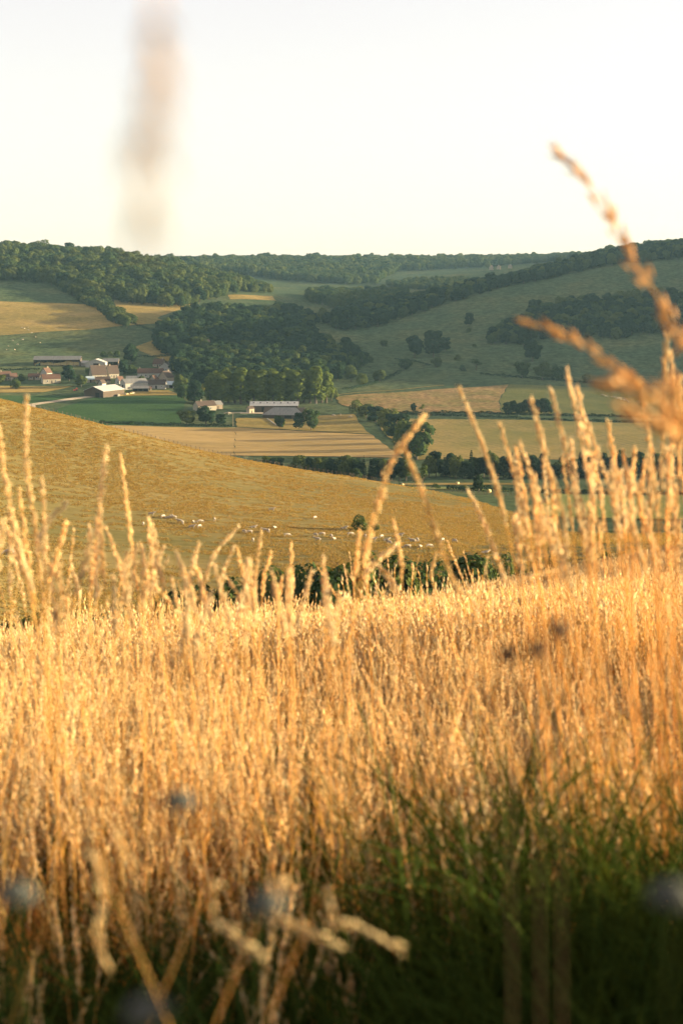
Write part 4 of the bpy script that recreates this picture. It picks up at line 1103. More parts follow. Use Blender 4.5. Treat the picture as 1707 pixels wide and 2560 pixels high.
LISTC = [(50, 128), (85, 88), (135, 96), (153, 100), (175, 98), (183, 103), (208, 116), (222, 124), (272, 115), (296, 118), (360, 108), (262, 145), (293, 140), (527, 138), (490, 165), (512, 163), (580, 160), (595, 160), (622, 142), (675, 177), (527, 200), (608, 68), (795, 102), (922, 144), (800, 175), (828, 175), (808, 197), (868, 183), (880, 191), (950, 171), (1015, 181), (1050, 198), (1085, 184), (1105, 194), (1120, 210), (1200, 229), (1222, 203), (1242, 198), (1255, 224), (1292, 226), (1145, 227), (1165, 178), (1350, 199), (1535, 250), (1405, 202)]
LAB = {0: 'white cow at the far left of the pasture herd, standing alone', 10: 'white cow standing alone right of the upper left cattle group', 20: 'white cow grazing alone below the middle of the herd',
       21: 'pale cow highest on the pasture above the herd', 22: 'white cow alone near the middle of the slope above the herd', 23: 'white cow facing the camera just left of the round bush',
       43: 'white cow half hidden beside the gully bushes at the right', 44: 'tiny pale cow at the far right of the herd', 42: 'pale cow right of the leaning grass stalk near the herd end'}
for i, (cx_, cy_) in enumerate(LISTC):
    pose = ['graze', 'stand', 'graze', 'lie', 'graze'][i % 5]
    rz = [95, 5, 170, 20, 60, 190, 250, 350, 120, 280][(i * 7) % 10]
    if cx_ < 400: lab, gr = 'white cow in the upper left cattle group on the dry pasture', 'upper left cattle group'
    elif cx_ < 700: lab, gr = 'white cow in the middle cattle group on the dry pasture', 'middle cattle group'
    elif cx_ < 1000: lab, gr = 'white cow in the cattle group left of the round bush', 'cattle group left of the round bush'
    else: lab, gr = 'white cow in the cattle group right of the round bush', 'cattle group right of the round bush'
    if i in LAB: lab, gr = LAB[i], None
    cow(330 + .574 * cx_, 1240 + .574 * cy_ + 1, pose, rz, lab, gr, s=0.68)
cow(26, 1392, 'graze', 185, 'white cow near the left photo edge behind the grass stalks', None)
fl = [(1200, 742), (1212, 748), (1222, 750), (1250, 752), (1262, 754), (1275, 757), (1284, 756), (1292, 759), (1300, 760), (1306, 764), (1282, 764), (1297, 768), (1312, 770), (1316, 775), (1268, 760), (1240, 752)]
for i, (a, b) in enumerate(fl):
    cow(847 + .5485 * a, 580 + .5485 * b + 2, ['graze', 'stand'][i % 2], 40 * i, 'tiny white cow in the flock on the olive green pasture', 'distant flock on the right', 1000, 0.85)
for i, (a, b) in enumerate([(100, 437), (113, 440), (130, 434), (133, 446), (147, 459), (165, 478), (60, 493), (105, 490), (185, 503), (40, 519), (82, 511), (70, 536), (32, 535)]):
    cow(.5485 * a, 580 + .5485 * b + 2, ['graze', 'stand'][i % 2], 55 * i, 'tiny white cow scattered on the left hillside meadow', 'distant cattle on the left hillside', 1200, 0.8)
for i, (x, y) in enumerate([(833, 1041), (851, 1040), (876, 1044)]):
    cow(x, y, 'graze', 100 * i, 'small pale cow in the paddock right of the second farm', 'cattle beside the second farm', 1000, 1.1)
for i, (x, y) in enumerate([(568, 1036), (572, 1038), (575, 1036)]):
    cow(x, y, 'stand', 100 * i, 'small white cow standing by the second farm lane', 'cattle on the second farm lane', 1000, 1.1)
for i, (x, y) in enumerate([(818, 790), (826, 794), (833, 798), (838, 804), (846, 806)]):
    cow(x, y, 'graze', 70 * i, 'tiny white cow in the clearing beyond the valley wood', 'distant cattle in the clearing', 1300, 1.1)
# ------------------------------------------------------------------ meadow grass
class GB_:
    """collects grass geometry with a colour per vertex (triangles only)"""
    def __init__(s): s.v, s.f, s.c, s.n = [], [], [], 0
    def add(s, V, F, C):
        V = np.asarray(V, float); F = np.asarray(F, int)
        s.v.append(V); s.f.append(F + s.n); s.c.append(np.broadcast_to(np.asarray(C, float), V.shape)); s.n += len(V)
    def mesh(s, name, mat):
        return mesh_np(name, np.concatenate(s.v), np.concatenate(s.f), mat, np.concatenate(s.c))
def norm(v): return v / (np.linalg.norm(v, axis=-1, keepdims=True) + 1e-12)
def catmull(Q, n):
    Q = np.asarray(Q, float)
    k = len(Q)
    E = np.vstack([2 * Q[0] - Q[1], Q, 2 * Q[-1] - Q[-2]])
    t = np.linspace(0, k - 1 - 1e-6, n); i = t.astype(int); f = (t - i)[:, None]
    p0, p1, p2, p3 = E[i], E[i + 1], E[i + 2], E[i + 3]
    return 0.5 * (2 * p1 + (p2 - p0) * f + (2 * p0 - 5 * p1 + 4 * p2 - p3) * f ** 2 + (3 * p1 - p0 - 3 * p2 + p3) * f ** 3)
def frames(Q):
    t = norm(np.gradient(Q, axis=0))
    ref = np.array([0.31, 0.95, 0.05])
    a = norm(np.cross(t, ref)); b = np.cross(t, a)
    return t, a, b
def g_tube(gb, Q, r, C, k=3):
    t, a, b = frames(Q); n = len(Q); r = np.broadcast_to(r, n)
    ang = np.arange(k) * 2 * math.pi / k
    V = (Q[:, None] + (a[:, None] * np.cos(ang)[None, :, None] + b[:, None] * np.sin(ang)[None, :, None]) * r[:, None, None]).reshape(-1, 3)
    F = []
    for i in range(n - 1):
        for j in range(k):
            l = (j + 1) % k
            F += [(i * k + j, i * k + l, (i + 1) * k + l), (i * k + j, (i + 1) * k + l, (i + 1) * k + j)]
    gb.add(V, F, np.repeat(np.broadcast_to(C, (n, 3)), k, 0))
def g_ribbon(gb, Q, w, C, side):
    n = len(Q); w = np.broadcast_to(w, n)
    side = norm(np.asarray(side, float))
    V = np.stack([Q - side * w[:, None] / 2, Q + side * w[:, None] / 2], 1).reshape(-1, 3)
    F = []
    for i in range(n - 1):
        F += [(2 * i, 2 * i + 1, 2 * i + 3), (2 * i, 2 * i + 3, 2 * i + 2)]
    gb.add(V, F, np.repeat(np.broadcast_to(C, (n, 3)), 2, 0))
def g_spikelets(gb, base, dirs, L, w, C, awn=0.0):
    """small pointed three-sided husks"""
    n = len(base)
    a = norm(np.cross(dirs, norm(rng.normal(size=(n, 3))))); b = np.cross(dirs, a)
    L = np.broadcast_to(L, n)[:, None]; w = np.broadcast_to(w, n)[:, None]
    m = base + dirs * L * 0.42
    V = [base, m + a * w, m + (-a * .5 + b * .87) * w, m + (-a * .5 - b * .87) * w, base + dirs * L]
    V = np.stack(V, 1).reshape(-1, 3)
    f0 = np.array([(0, 2, 1), (0, 3, 2), (0, 1, 3), (4, 1, 2), (4, 2, 3), (4, 3, 1)])
    F = (np.arange(n)[:, None, None] * 5 + f0[None]).reshape(-1, 3)
    gb.add(V, F, np.repeat(np.broadcast_to(C, (n, 3)), 5, 0))
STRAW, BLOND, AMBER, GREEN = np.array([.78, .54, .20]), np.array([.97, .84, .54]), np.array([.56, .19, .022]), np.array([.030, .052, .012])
def g_head(gb, Q, n, spread, L, w, col, jit=0.12, lump=5.0):
    """narrow seed head of husks set along the curve Q (bottom to tip)"""
    m = len(Q); s = np.sort(rng.uniform(0, 1, n)) ** 0.92
    x = s * (m - 1); i = np.clip(x.astype(int), 0, m - 2); f = (x - i)[:, None]
    p = Q[i] * (1 - f) + Q[i + 1] * f
    t, a, b = frames(Q); t, a, b = t[i], a[i], b[i]
    ang = rng.uniform(0, 6.283, n) + s * 9
    out = a * np.cos(ang)[:, None] + b * np.sin(ang)[:, None]
    prof = np.clip(np.sin(math.pi * np.clip(s * 0.86 + 0.12, 0, 1)), 0, 1) ** 0.7
    lumpf = 0.75 + 0.3 * np.sin(s * lump * 6.283 + rng.uniform(0, 6)) ** 2
    off = spread * prof * lumpf * rng.uniform(0.1, 1.0, n)
    tilt = rng.uniform(0.08, 0.40, n)[:, None]
    d = norm(t + out * tilt + rng.normal(0, jit, (n, 3)))
    base = p + out * off[:, None] - t * (off[:, None] * 0.8)
    c = col * rng.uniform(0.75, 1.15, (n, 1))
    g_spikelets(gb, base, d, L * rng.uniform(0.7, 1.2, n), w * rng.uniform(0.7, 1.2, n), c)
def stem_curve(x, y, h, lean, az, bend):
    s = np.linspace(0, 1, 7)
    r = h * (lean * s + bend * s ** 2.6)
    return np.stack([x + r * math.cos(az), y + r * math.sin(az), h * s * (1 - 0.25 * abs(bend) * s)], -1)
def grad(n, top=STRAW, low=AMBER, k=0.78):  # amber foot is the stem's own tone, deepened for shade inside the canopy
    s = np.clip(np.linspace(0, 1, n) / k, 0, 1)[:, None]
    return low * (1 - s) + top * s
def clump(seed, stems, leaves, h0, h1, detail, greenness=0.0, rad=0.07, tall=False, sc=1.0, wl=1.0):
    gb = GB_()
    for k in range(stems):
        a = rng.uniform(0, 6.28); r = rad * math.sqrt(rng.random())
        h = rng.uniform(h0, h1)
        Q = stem_curve(r * math.cos(a), r * math.sin(a), h, rng.uniform(0.0, 0.16), rng.uniform(0, 6.28), rng.uniform(0.0, 0.22))
        tone = rng.uniform(0.72, 1.12)
        low = AMBER * (1 - greenness) + GREEN * greenness
        if detail == 0:
            Qs = catmull(Q, 9)
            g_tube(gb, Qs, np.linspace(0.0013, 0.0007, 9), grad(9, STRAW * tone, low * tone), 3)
            hl = rng.uniform(0.14, 0.30) * (1.2 if tall else 1)
            i0 = max(3, int(24 * (1 - hl / h)))
            g_head(gb, catmull(Q, 25)[i0:], int(rng.integers(48, 80)), rng.uniform(0.0025, 0.006), 0.015, 0.00135, BLOND * tone)
        elif detail == 1:
            sd_ = rng.normal(size=3) * [1, 1, 0.1]
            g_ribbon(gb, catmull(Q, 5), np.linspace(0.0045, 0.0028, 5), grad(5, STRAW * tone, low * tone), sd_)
            hl = rng.uniform(0.12, 0.2); i0 = max(3, int(13 * (1 - hl / h)))
            g_head(gb, catmull(Q, 14)[i0:], 14, 0.005, 0.036, 0.0034, BLOND * tone, 0.12)
        else:
            sd_ = rng.normal(size=3) * [1, 1, 0.1]
            g_ribbon(gb, Q[[0, 3, 6]], np.array([0.013, 0.011, 0.006]) * sc, grad(3, STRAW * tone, low * tone), sd_)
            g_head(gb, Q[[4, 5, 6]], 3, 0.012 * sc, 0.1, 0.0125 * sc, BLOND * tone, 0.2)
    for k in range(leaves):
        a = rng.uniform(0, 6.28); r = rad * 1.2 * math.sqrt(rng.random())
        h = rng.uniform(0.18, 0.55) * (h0 + h1) * 0.6
        Q = stem_curve(r * math.cos(a), r * math.sin(a), h, rng.uniform(0.1, 0.5), rng.uniform(0, 6.28), rng.uniform(0.1, 0.9))
        Q[:, 2] -= 0.35 * h * np.clip(np.linspace(0, 1, 7) - 0.6, 0, 1) ** 1.5
        g = rng.random() < greenness + 0.12
        c = (GREEN * rng.uniform(0.7, 1.5)) if g else (AMBER * 0.6 + STRAW * 0.4) * rng.uniform(0.6, 1.15)
        wd = (0.005, 0.008, 0.02)[detail] * rng.uniform(.6, 1.2) * (sc if detail == 2 else wl)
        m = 7 if detail == 0 else 4
        g_ribbon(gb, catmull(Q, m), wd * np.linspace(1, 0.12, m) ** 0.7, c, (-math.sin(a), math.cos(a), 0.3))
    return gb
GC = bpy.data.collections.new('grass_sources')
gi_ = {}
def add_src(key, gb, mat='grass'):
    j = len(GC.objects); proto_object(GC, 'source_%02d' % j, gb.mesh('grass_source', M[mat])); gi_.setdefault(key, []).append(j)
for k in range(8): add_src('near', clump(k, 7, 9, 0.30, 0.56, 0, 0.15))
for k in range(7): add_src('tall', clump(k, 4, 5, 0.52, 0.95, 0, 0.08, tall=True))
for k in range(4): add_src('green', clump(k, 0, 40, 0.5, 0.85, 0, 0.95, 0.08, wl=1.7), 'grass_green')
for k in range(6): add_src('mid', clump(k, 16, 12, 0.38, 0.72, 1, 0.1, 0.14))
for k in range(5): add_src('far', clump(k, 110, 40, 0.30, 0.66, 2, 0.08, 0.62, sc=0.62))
for k in range(3): add_src('vfar', clump(k, 130, 30, 0.30, 0.68, 2, 0.06, 0.9, sc=0.72))
pts, rots, scs, ids = [], [], [], []
def euler_of(lean_x, lean_y, yaw):
    """yaw first, then a lean fixed in the world"""
    cy, sy, cz, sz, cx_, sx_ = np.cos(lean_y), np.sin(lean_y), np.cos(yaw), np.sin(yaw), np.cos(lean_x), np.sin(lean_x)
    # R = Ry * Rx * Rz
    r00 = cy * cz + sy * sx_ * sz; r10 = cx_ * sz; r20 = -sy * cz + cy * sx_ * sz
    r21 = sy * sz + cy * sx_ * cz; r22 = cy * cx_
    return np.stack([np.arctan2(r21, r22), -np.arcsin(np.clip(r20, -1, 1)), np.arctan2(r10, r00)], -1)
def sow(key, y0, y1, dens, left, right, hs=(0.85, 1.15), keep=None, slope=0.275):
    """scatter over the strip seen by the camera, with extra width on the sunny side"""
    area = (y1 - y0) * (2 * slope * (y0 + y1) / 2 + left + right)
    n = int(area * dens * 1.0)
    Y = rng.uniform(y0, y1, n * 2); w = 2 * slope * Y + left + right; wm = 2 * slope * y1 + left + right
    Y = Y[rng.random(n * 2) < w / wm][:n]; n = len(Y)
    X = rng.uniform(0, 1, n) * (2 * slope * Y + left + right) - slope * Y - left
    if keep is not None:
        k = keep(X, Y); X, Y = X[k], Y[k]; n = len(X)
    z = H(X, Y) - 0.01
    s = rng.uniform(*hs, n) * (1 + 0.24 * np.sin(X * 1.1 + 0.5) * np.sin(Y * 0.9) + 0.16 * np.sin(X * 3.1) * np.sin(Y * 2.7 + 1))
    ly = -0.05 - 0.10 * np.clip(X / (0.24 * Y + 0.3), -0.4, 1) + rng.normal(0, 0.15, n)
    pts.append(np.stack([X, Y, z], -1)); rots.append(euler_of(rng.normal(0, 0.13, n), ly, rng.uniform(0, 6.28, n)))
    scs.append(np.stack([np.ones(n), np.ones(n), s], -1) * rng.uniform(0.9, 1.1, (n, 1))); ids.append(rng.choice(gi_[key], n))
sow('near', 1.25, 8.0, 100, 0.5, 2.0, keep=lambda X, Y: rng.random(len(X)) < np.clip((Y - np.where(X > 0.05, 2.55, 2.4)) * 0.75, 0.04, 1) * np.clip(0.85 + 0.45 * np.sin(X * 2.3 + 1) * np.sin(Y * 1.7 + X), 0.35, 1))
sow('near', 2.2, 8.0, 12, -2.0, 9.0, slope=0.275)
sow('tall', 3.0, 8.0, 9, 0.5, 2.0)
sow('green', 1.1, 3.0, 105, 0.4, 1.0, hs=(0.6, 1.25))  # green undergrowth, kept dark and dense so its colour also stands for shade
sow('green', 1.3, 2.9, 80, -0.75, 1.0, hs=(1.1, 1.75))
sow('green', 3.4, 8.0, 8, 0.4, 1.0)
sow('mid', 8.0, 26.0, 26, 0.6, 7.0)
sow('far', 26.0, 62.0, 2.2, 1.0, 8.0)
sow('vfar', 62.0, 112.0, 1.7, 2.0, 8.0)
instancer('meadow_grass', np.concatenate(pts), np.concatenate(rots), np.concatenate(scs), np.concatenate(ids), GC, 'dense field of tall dry golden grass in the foreground', 'grass')

# short tufts on the dry pasture
PC = bpy.data.collections.new('tuft_sources')
for k in range(4):
    gb = GB_()
    for q in range(46):
        a = rng.uniform(0, 6.28); r = 1.0 * math.sqrt(rng.random()); h = rng.uniform(0.08, 0.22)
        Q = stem_curve(r * math.cos(a), r * math.sin(a), h, rng.uniform(0, .5), rng.uniform(0, 6.28), rng.uniform(0, .5))[[0, 3, 6]]
        c = np.array([.33, .245, .095]) * rng.uniform(0.88, 1.1) if rng.random() < 0.62 else np.array([.20, .175, .062]) * rng.uniform(.8, 1.3)
        g_ribbon(gb, Q, np.array([0.14, 0.11, 0.03]), c, rng.normal(size=3) * [1, 1, .1])
    proto_object(PC, 'source_%02d' % k, gb.mesh('tuft_source', M['grass']))
n = 46000
Y = np.sqrt(rng.uniform(175 ** 2, 500 ** 2, n)); X = (rng.uniform(-0.27, 0.27, n)) * Y
lim = np.interp(X / Y, [-0.4, -0.23, -0.15, -0.07, 0.013, 0.075, 0.11, 0.16, 0.3], [500, 490, 480, 470, 468, 455, 420, 340, 300])
dn = 1.1 * np.sin(Y * 0.9 + X * 0.05 + 1.5 * np.sin(X * .04)) + np.sin(X * 0.09 + Y * 0.05) + np.sin(Y * 0.21 - X * 0.04) + np.sin(X * 0.31 + 1) * 0.6 + 1.4 * np.sin(X * 0.031 + Y * 0.013 + 2) * np.sin(Y * 0.024 - X * .011) + rng.normal(0, .8, n)
ok = (Y < lim) & (dn > -0.9); X, Y = X[ok], Y[ok]; n = len(X)
rt = np.zeros((n, 3)); rt[:, 2] = rng.uniform(0, 6.28, n)
s = rng.uniform(0.7, 1.25, n)
instancer('pasture_grass', np.stack([X, Y, H(X, Y) - 0.02], -1), rt, np.stack([s * 1.2, s * 1.2, s], -1), rng.integers(0, 4, n), PC, 'short dry grass tufts covering the cow pasture', 'grass')

# ------------------------------------------------------------------ single tall stalks (display pixels of the photo at 1568 wide)
DS = 1707 / 1568
def stalk(pix, d, label, group=None, head=0.62, dens=1.0, wide=0.0085, col=BLOND, mat='grass', leaf=True, dj=0.0, thick=0.0012, husk=(0.017, 0.0018)):
    """pix: tip first, then points down the stalk; it continues to the ground"""
    pts_ = []
    for k, (a, b) in enumerate(pix):
        u, g = ray(a * DS, b * DS); dd = d + dj * k
        pts_.append(np.array([u * dd, dd, g * dd]))
    a, b = pts_[-2], pts_[-1]
    v = (b - a) / np.linalg.norm(b - a)
    drop = b[2] - (-EYE - 0.15 * d * 0.4)
    foot = b + v * max(drop, .2) * 0.9
    foot[0] = b[0] + np.clip(foot[0] - b[0], -0.28, 0.28); foot[1] = b[1] + np.clip(foot[1] - b[1], -0.1, 0.1)
    foot[2] = float(H(foot[0], foot[1])[0]) - 0.03
    mid = (b + foot) / 2 + np.array([v[0] * 0.04, 0, 0])
    Q = catmull([foot, mid] + pts_[::-1], 60)
    gs, gh = GB_(), GB_()
    tone = rng.uniform(0.85, 1.12)
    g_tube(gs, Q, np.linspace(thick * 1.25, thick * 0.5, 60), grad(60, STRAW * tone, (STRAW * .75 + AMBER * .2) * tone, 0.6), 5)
    n_above = int(60 * head); top = Q[60 - n_above:] if n_above < 56 else Q[6:]
    # the head takes the part of the stalk given in pixels
    nseg = len(pts_) - 1; i0 = int(60 * 2 / (nseg + 2)) ; top = Q[i0:]
    top = top[int(len(top) * (1 - head)):]
    Lh = np.sum(np.linalg.norm(np.diff(top, axis=0), axis=1))
    g_head(gh, catmull(top, 60), int(470 * Lh * dens) + 20, wide, husk[0], husk[1], col * tone, 0.1, lump=Lh * 24)
    o = link('grass_stalk', gs.mesh('stem', M[mat]))
    link('seed_head', gh.mesh('seed_head', M[mat]), o)
    if leaf:
        gl = GB_()
        h = rng.uniform(0.25, 0.4); p0 = Q[int(rng.integers(8, 14))]
        az = rng.uniform(0, 6.28); s = np.linspace(0, 1, 8)[:, None]
        L = p0 + np.array([math.cos(az), math.sin(az), 0]) * (h * 0.7 * s ** 1.3) + np.array([0, 0, 1]) * (h * s - h * 0.9 * s ** 2.4)
        g_ribbon(gl, L, 0.005 * np.linspace(1, .1, 8), STRAW * .8, (-math.sin(az), math.cos(az), 0.2))
        link('leaf', gl.mesh('leaf', M[mat]), o)
    return tag(o, label, 'grass stalk', group)
GL, GM, GR = 'tall grass stalks on the left', 'grass stalks over the gully bushes', 'dense tall grass stalks on the right'
LL = 'tall blond grass stalk with a long seed head in the left bunch'
LM = 'blond grass stalk rising in front of the gully bushes'
LR = 'tall blond grass stalk with a long narrow head in the right bunch'
S_ = [
 ([(-2, 985), (22, 1150), (45, 1260), (80, 1420)], 2.2, 'thick blond grass stalk cut by the left photo edge', None),
 ([(62, 912), (62, 1060), (85, 1240), (100, 1420)], 2.1, 'tallest blond grass stalk at the left, its thin tip reaching the green crop', None),
 ([(98, 1105), (104, 1250), (105, 1400)], 2.3, LL, GL), ([(45, 1130), (62, 1260), (80, 1400)], 2.4, LL, GL), ([(20, 1220), (60, 1330), (90, 1450)], 2.5, LL, GL),
 ([(148, 1160), (100, 1220), (85, 1330)], 2.0, 'short grass stalk bending to the right out of the left bunch', None),
 ([(243, 1035), (228, 1180), (222, 1330), (225, 1450)], 2.2, 'thick shaggy grass stalk with an orange shaded side in the left bunch', None),
 ([(278, 1050), (290, 1150), (305, 1270), (325, 1420)], 2.7, 'slender bright grass stalk right of the shaggy orange one', None),
 ([(245, 1215), (275, 1300), (290, 1400)], 2.8, LL, GL), ([(165, 1300), (182, 1360), (185, 1420)], 3.2, LL, GL), ([(118, 1300), (150, 1370), (165, 1460)], 2.6, LL, GL),
 ([(300, 1290), (282, 1370), (270, 1450)], 2.9, LL, GL), ([(342, 1195), (350, 1290), (365, 1400)], 2.8, LL, GL), ([(325, 1250), (340, 1330), (360, 1430)], 3.0, LL, GL), ([(375, 1260), (350, 1320), (345, 1420)], 2.7, LL, GL),
 ([(340, 1340), (380, 1370), (410, 1440)], 2.9, LL, GL),
 ([(458, 1248), (440, 1310), (440, 1400)], 3.0, LM, GM), ([(545, 1212), (490, 1280), (465, 1370)], 3.1, 'grass stalk slanting up to the right over the left gully bushes', None),
 ([(420, 1300), (440, 1350), (455, 1420)], 3.2, LM, GM), ([(460, 1320), (470, 1380), (475, 1450)], 3.0, LM, GM), ([(535, 1258), (510, 1330), (505, 1420)], 3.0, LM, GM),
 ([(545, 1262), (560, 1330), (575, 1410)], 3.2, LM, GM), ([(600, 1222), (588, 1310), (585, 1410)], 3.1, LM, GM), ([(622, 1272), (606, 1330), (600, 1410)], 3.3, LM, GM),
 ([(524, 1330), (548, 1370), (560, 1430)], 3.2, LM, GM), ([(668, 1252), (670, 1320), (672, 1400)], 3.3, 'upright slim grass stalk alone against the dark bushes', None), ([(648, 1330), (640, 1380), (640, 1440)], 3.1, LM, GM),
 ([(745, 1338), (755, 1380), (770, 1440)], 3.4, LM, GM), ([(395, 1330), (405, 1380), (420, 1450)], 3.0, LM, GM),
 ([(966, 962), (905, 1050), (872, 1140), (840, 1260), (820, 1380)], 1.9, 'brown grass stalk leaning right across the round pasture bush', None),
 ([(928, 1032), (960, 1110), (995, 1210), (1040, 1330), (1080, 1440)], 1.9, 'bright grass stalk leaning left in the middle of the photo', None),
 ([(903, 1200), (918, 1270), (925, 1380)], 2.8, LM, GM), ([(826, 1222), (818, 1290), (812, 1380)], 2.7, LM, GM), ([(848, 1240), (840, 1310), (845, 1390)], 2.9, LM, GM), ([(1000, 1278), (990, 1320), (1000, 1380)], 3.0, LM, GM),
 ([(905, 1255), (850, 1305), (825, 1380)], 2.4, 'short grass stalk slanting right among the gully bush stalks', None), ([(860, 1290), (900, 1340), (925, 1420)], 2.6, LM, GM),
 ([(1055, 893), (1110, 1030), (1145, 1140), (1180, 1290)], 2.2, 'bright grass stalk leaning left, tallest of those over the mown field', None),
 ([(1148, 978), (1180, 1090), (1205, 1190), (1225, 1300)], 2.4, LR, GR), ([(1194, 1020), (1225, 1110), (1265, 1240), (1290, 1340)], 2.3, LR, GR), ([(1075, 1128), (1110, 1200), (1150, 1310), (1170, 1400)], 2.4, 'curved grass stalk at the left edge of the right bunch', None),
 ([(1220, 920), (1245, 1020), (1275, 1130), (1310, 1260)], 2.1, LR, GR), ([(1265, 898), (1290, 1000), (1320, 1140), (1340, 1270)], 2.3, LR, GR), ([(1300, 852), (1325, 960), (1350, 1090), (1380, 1250)], 2.1, 'tall bright grass stalk reaching the shaded slope hedge', None),
 ([(1325, 888), (1345, 1000), (1372, 1110), (1395, 1250)], 2.3, LR, GR), ([(1345, 960), (1385, 1080), (1415, 1190), (1430, 1300)], 2.5, LR, GR), ([(1395, 972), (1410, 1060), (1430, 1170), (1440, 1290)], 2.4, LR, GR),
 ([(1430, 1038), (1440, 1110), (1455, 1220)], 2.6, LR, GR), ([(1456, 1028), (1450, 1120), (1450, 1240)], 2.6, LR, GR), ([(1472, 903), (1490, 1010), (1505, 1130), (1510, 1260)], 2.2, LR, GR),
 ([(1528, 770), (1525, 900), (1520, 1050), (1515, 1220)], 2.0, 'tallest upright grass stalk near the right photo edge', None), ([(1538, 815), (1550, 950), (1535, 1090), (1530, 1240)], 2.1, 'second tallest upright grass stalk near the right photo edge', None),
 ([(1562, 870), (1558, 1000), (1556, 1150)], 2.3, LR, GR), ([(1310, 1010), (1320, 1100), (1340, 1220)], 2.6, LR, GR), ([(1290, 1050), (1305, 1150), (1320, 1270)], 2.7, LR, GR), ([(1370, 1030), (1360, 1130), (1365, 1260)], 2.7, LR, GR),
 ([(1245, 1060), (1255, 1150), (1265, 1280)], 2.8, LR, GR), ([(1335, 1150), (1345, 1220), (1350, 1320)], 2.6, LR, GR), ([(1410, 1120), (1415, 1200), (1420, 1310)], 2.7, LR, GR), ([(1480, 1060), (1470, 1150), (1480, 1270)], 2.5, LR, GR), ([(1500, 1110), (1490, 1190), (1500, 1300)], 2.6, LR, GR),
 ([(1540, 1060), (1550, 1150), (1545, 1280)], 2.5, LR, GR), ([(1220, 1130), (1250, 1210), (1275, 1310)], 2.6, LR, GR), ([(1185, 1180), (1210, 1260), (1240, 1350)], 2.8, LR, GR), ([(1385, 1180), (1375, 1240), (1370, 1330)], 2.8, LR, GR), ([(1560, 1200), (1555, 1260), (1550, 1350)], 2.6, LR, GR),
]
for pix, d, lab, gr in S_:
    stalk(pix, d * 1.4, lab, gr, head=0.9, wide=rng.uniform(0.0042, 0.0075))
rs = np.random.default_rng(11)
for q in range(66):
    if q < 32: x_, y_, lab, gr = rs.uniform(1170, 1566), rs.uniform(1010, 1230), LR, GR
    elif q < 50: x_, y_, lab, gr = rs.uniform(0, 410), rs.uniform(1190, 1340), LL, GL
    else: x_, y_, lab, gr = rs.uniform(420, 830), rs.uniform(1280, 1370), LM, GM
    ln = rs.uniform(0.02, 0.3) if q < 32 else rs.normal(0, 0.18)
    stalk([(x_, y_), (x_ + 90 * ln, y_ + 90), (x_ + 190 * ln, y_ + 190)], rs.uniform(2.7, 3.8), lab, gr, head=0.9, wide=rs.uniform(0.0038, 0.007))
BR = np.array([.74, .46, .22])
stalk([(1280, 348), (1335, 405), (1385, 470), (1420, 550), (1470, 625), (1520, 700), (1560, 790), (1600, 900)], 1.5, 'large blurred brown grass panicle leaning into the sky at the upper right', None, 0.97, 0.55, 0.009, BR, 'brown_grass', False, 0.0, 0.0010, (0.019, 0.0019))
stalk([(1204, 738), (1270, 760), (1330, 785), (1390, 835), (1450, 875), (1500, 925), (1560, 1010), (1600, 1100)], 1.5, 'blurred brown grass panicle nodding left over the shaded slope', None, 0.97, 0.5, 0.009, BR, 'brown_grass', False, 0.0, 0.0009, (0.018, 0.0018))
stalk([(1380, 882), (1440, 888), (1490, 905), (1540, 960), (1585, 1060)], 1.15, 'small blurred brown grass spray beneath the nodding panicle', None, 0.97, 0.4, 0.008, BR, 'brown_grass', False, 0.0, 0.0012, (0.015, 0.0026))
stalk([(1420, 935), (1480, 960), (1540, 985), (1600, 1040)], 1.1, 'blurred brown grass spray crossing the dense stalks at the right edge', None, 0.97, 0.4, 0.008, BR, 'brown_grass', False, 0.0, 0.0012, (0.015, 0.0026))
# arching stalk hanging into the top left of the view, far too near to be sharp
foot = np.array([-0.30, -0.05, float(H(-0.30, -0.05)[0])])
def near_pt(a, b, d):
    u, g = ray(a * DS, b * DS); return np.array([u * d, d, g * d])
Q = catmull([foot, foot + [0.02, 0.03, 0.75], foot + [0.07, 0.12, 1.35], near_pt(370, -260, 0.36), near_pt(362, -40, 0.33), near_pt(352, 180, 0.31), near_pt(338, 400, 0.30), near_pt(329, 500, 0.295), near_pt(326, 570, 0.29)], 90)
gs, gh = GB_(), GB_()
g_tube(gs, Q, np.linspace(0.0010, 0.0003, 90), grad(90, STRAW * .8, AMBER, .6), 5)
g_head(gh, Q[46:76], 28, 0.0024, 0.011, 0.0013, np.array([.46, .36, .28]), 0.1)
o = link('grass_stalk', gs.mesh('stem', M['brown_grass'])); link('seed_head', gh.mesh('seed_head', M['brown_grass']), o)
tag(o, 'very blurred grass stalk hanging down across the sky at the upper left', 'grass stalk')

# ------------------------------------------------------------------ flower heads close to the lens
def knapweed(a, b, d, label, r=0.011):
    c = near_pt(a, b, d); g = float(H(c[0], d)[0])
    e = empty('dried_flower', (c[0] + .03, d, g)); tag(e, label, 'flower')
    off = np.array([c[0] + .03, d, g])
    MB().tube([tuple(np.array([c[0] + .03, d, g - .02]) - off), tuple(np.array([c[0] + .02, d, (g + c[2]) / 2]) - off), tuple(c - off)], [0.0004, 0.0004, 0.0004], 5).build('stem', M['dark_head'], e)
    gb = GB_(); dr = rand_dirs(90); g_spikelets(gb, (c - off)[None] + dr * r * 0.35, dr, r * 1.1, 0.0022, np.array([.1, .06, .04]))
    link('flower_head', gb.mesh('flower_head', M['dark_head']), e)
knapweed(1283, 1447, 0.75, 'dark blurred seed head of a dead flower, highest of three at the right', 0.0045)
knapweed(1165, 1502, 0.75, 'dark blurred seed head, lowest of three at the right', 0.0045)
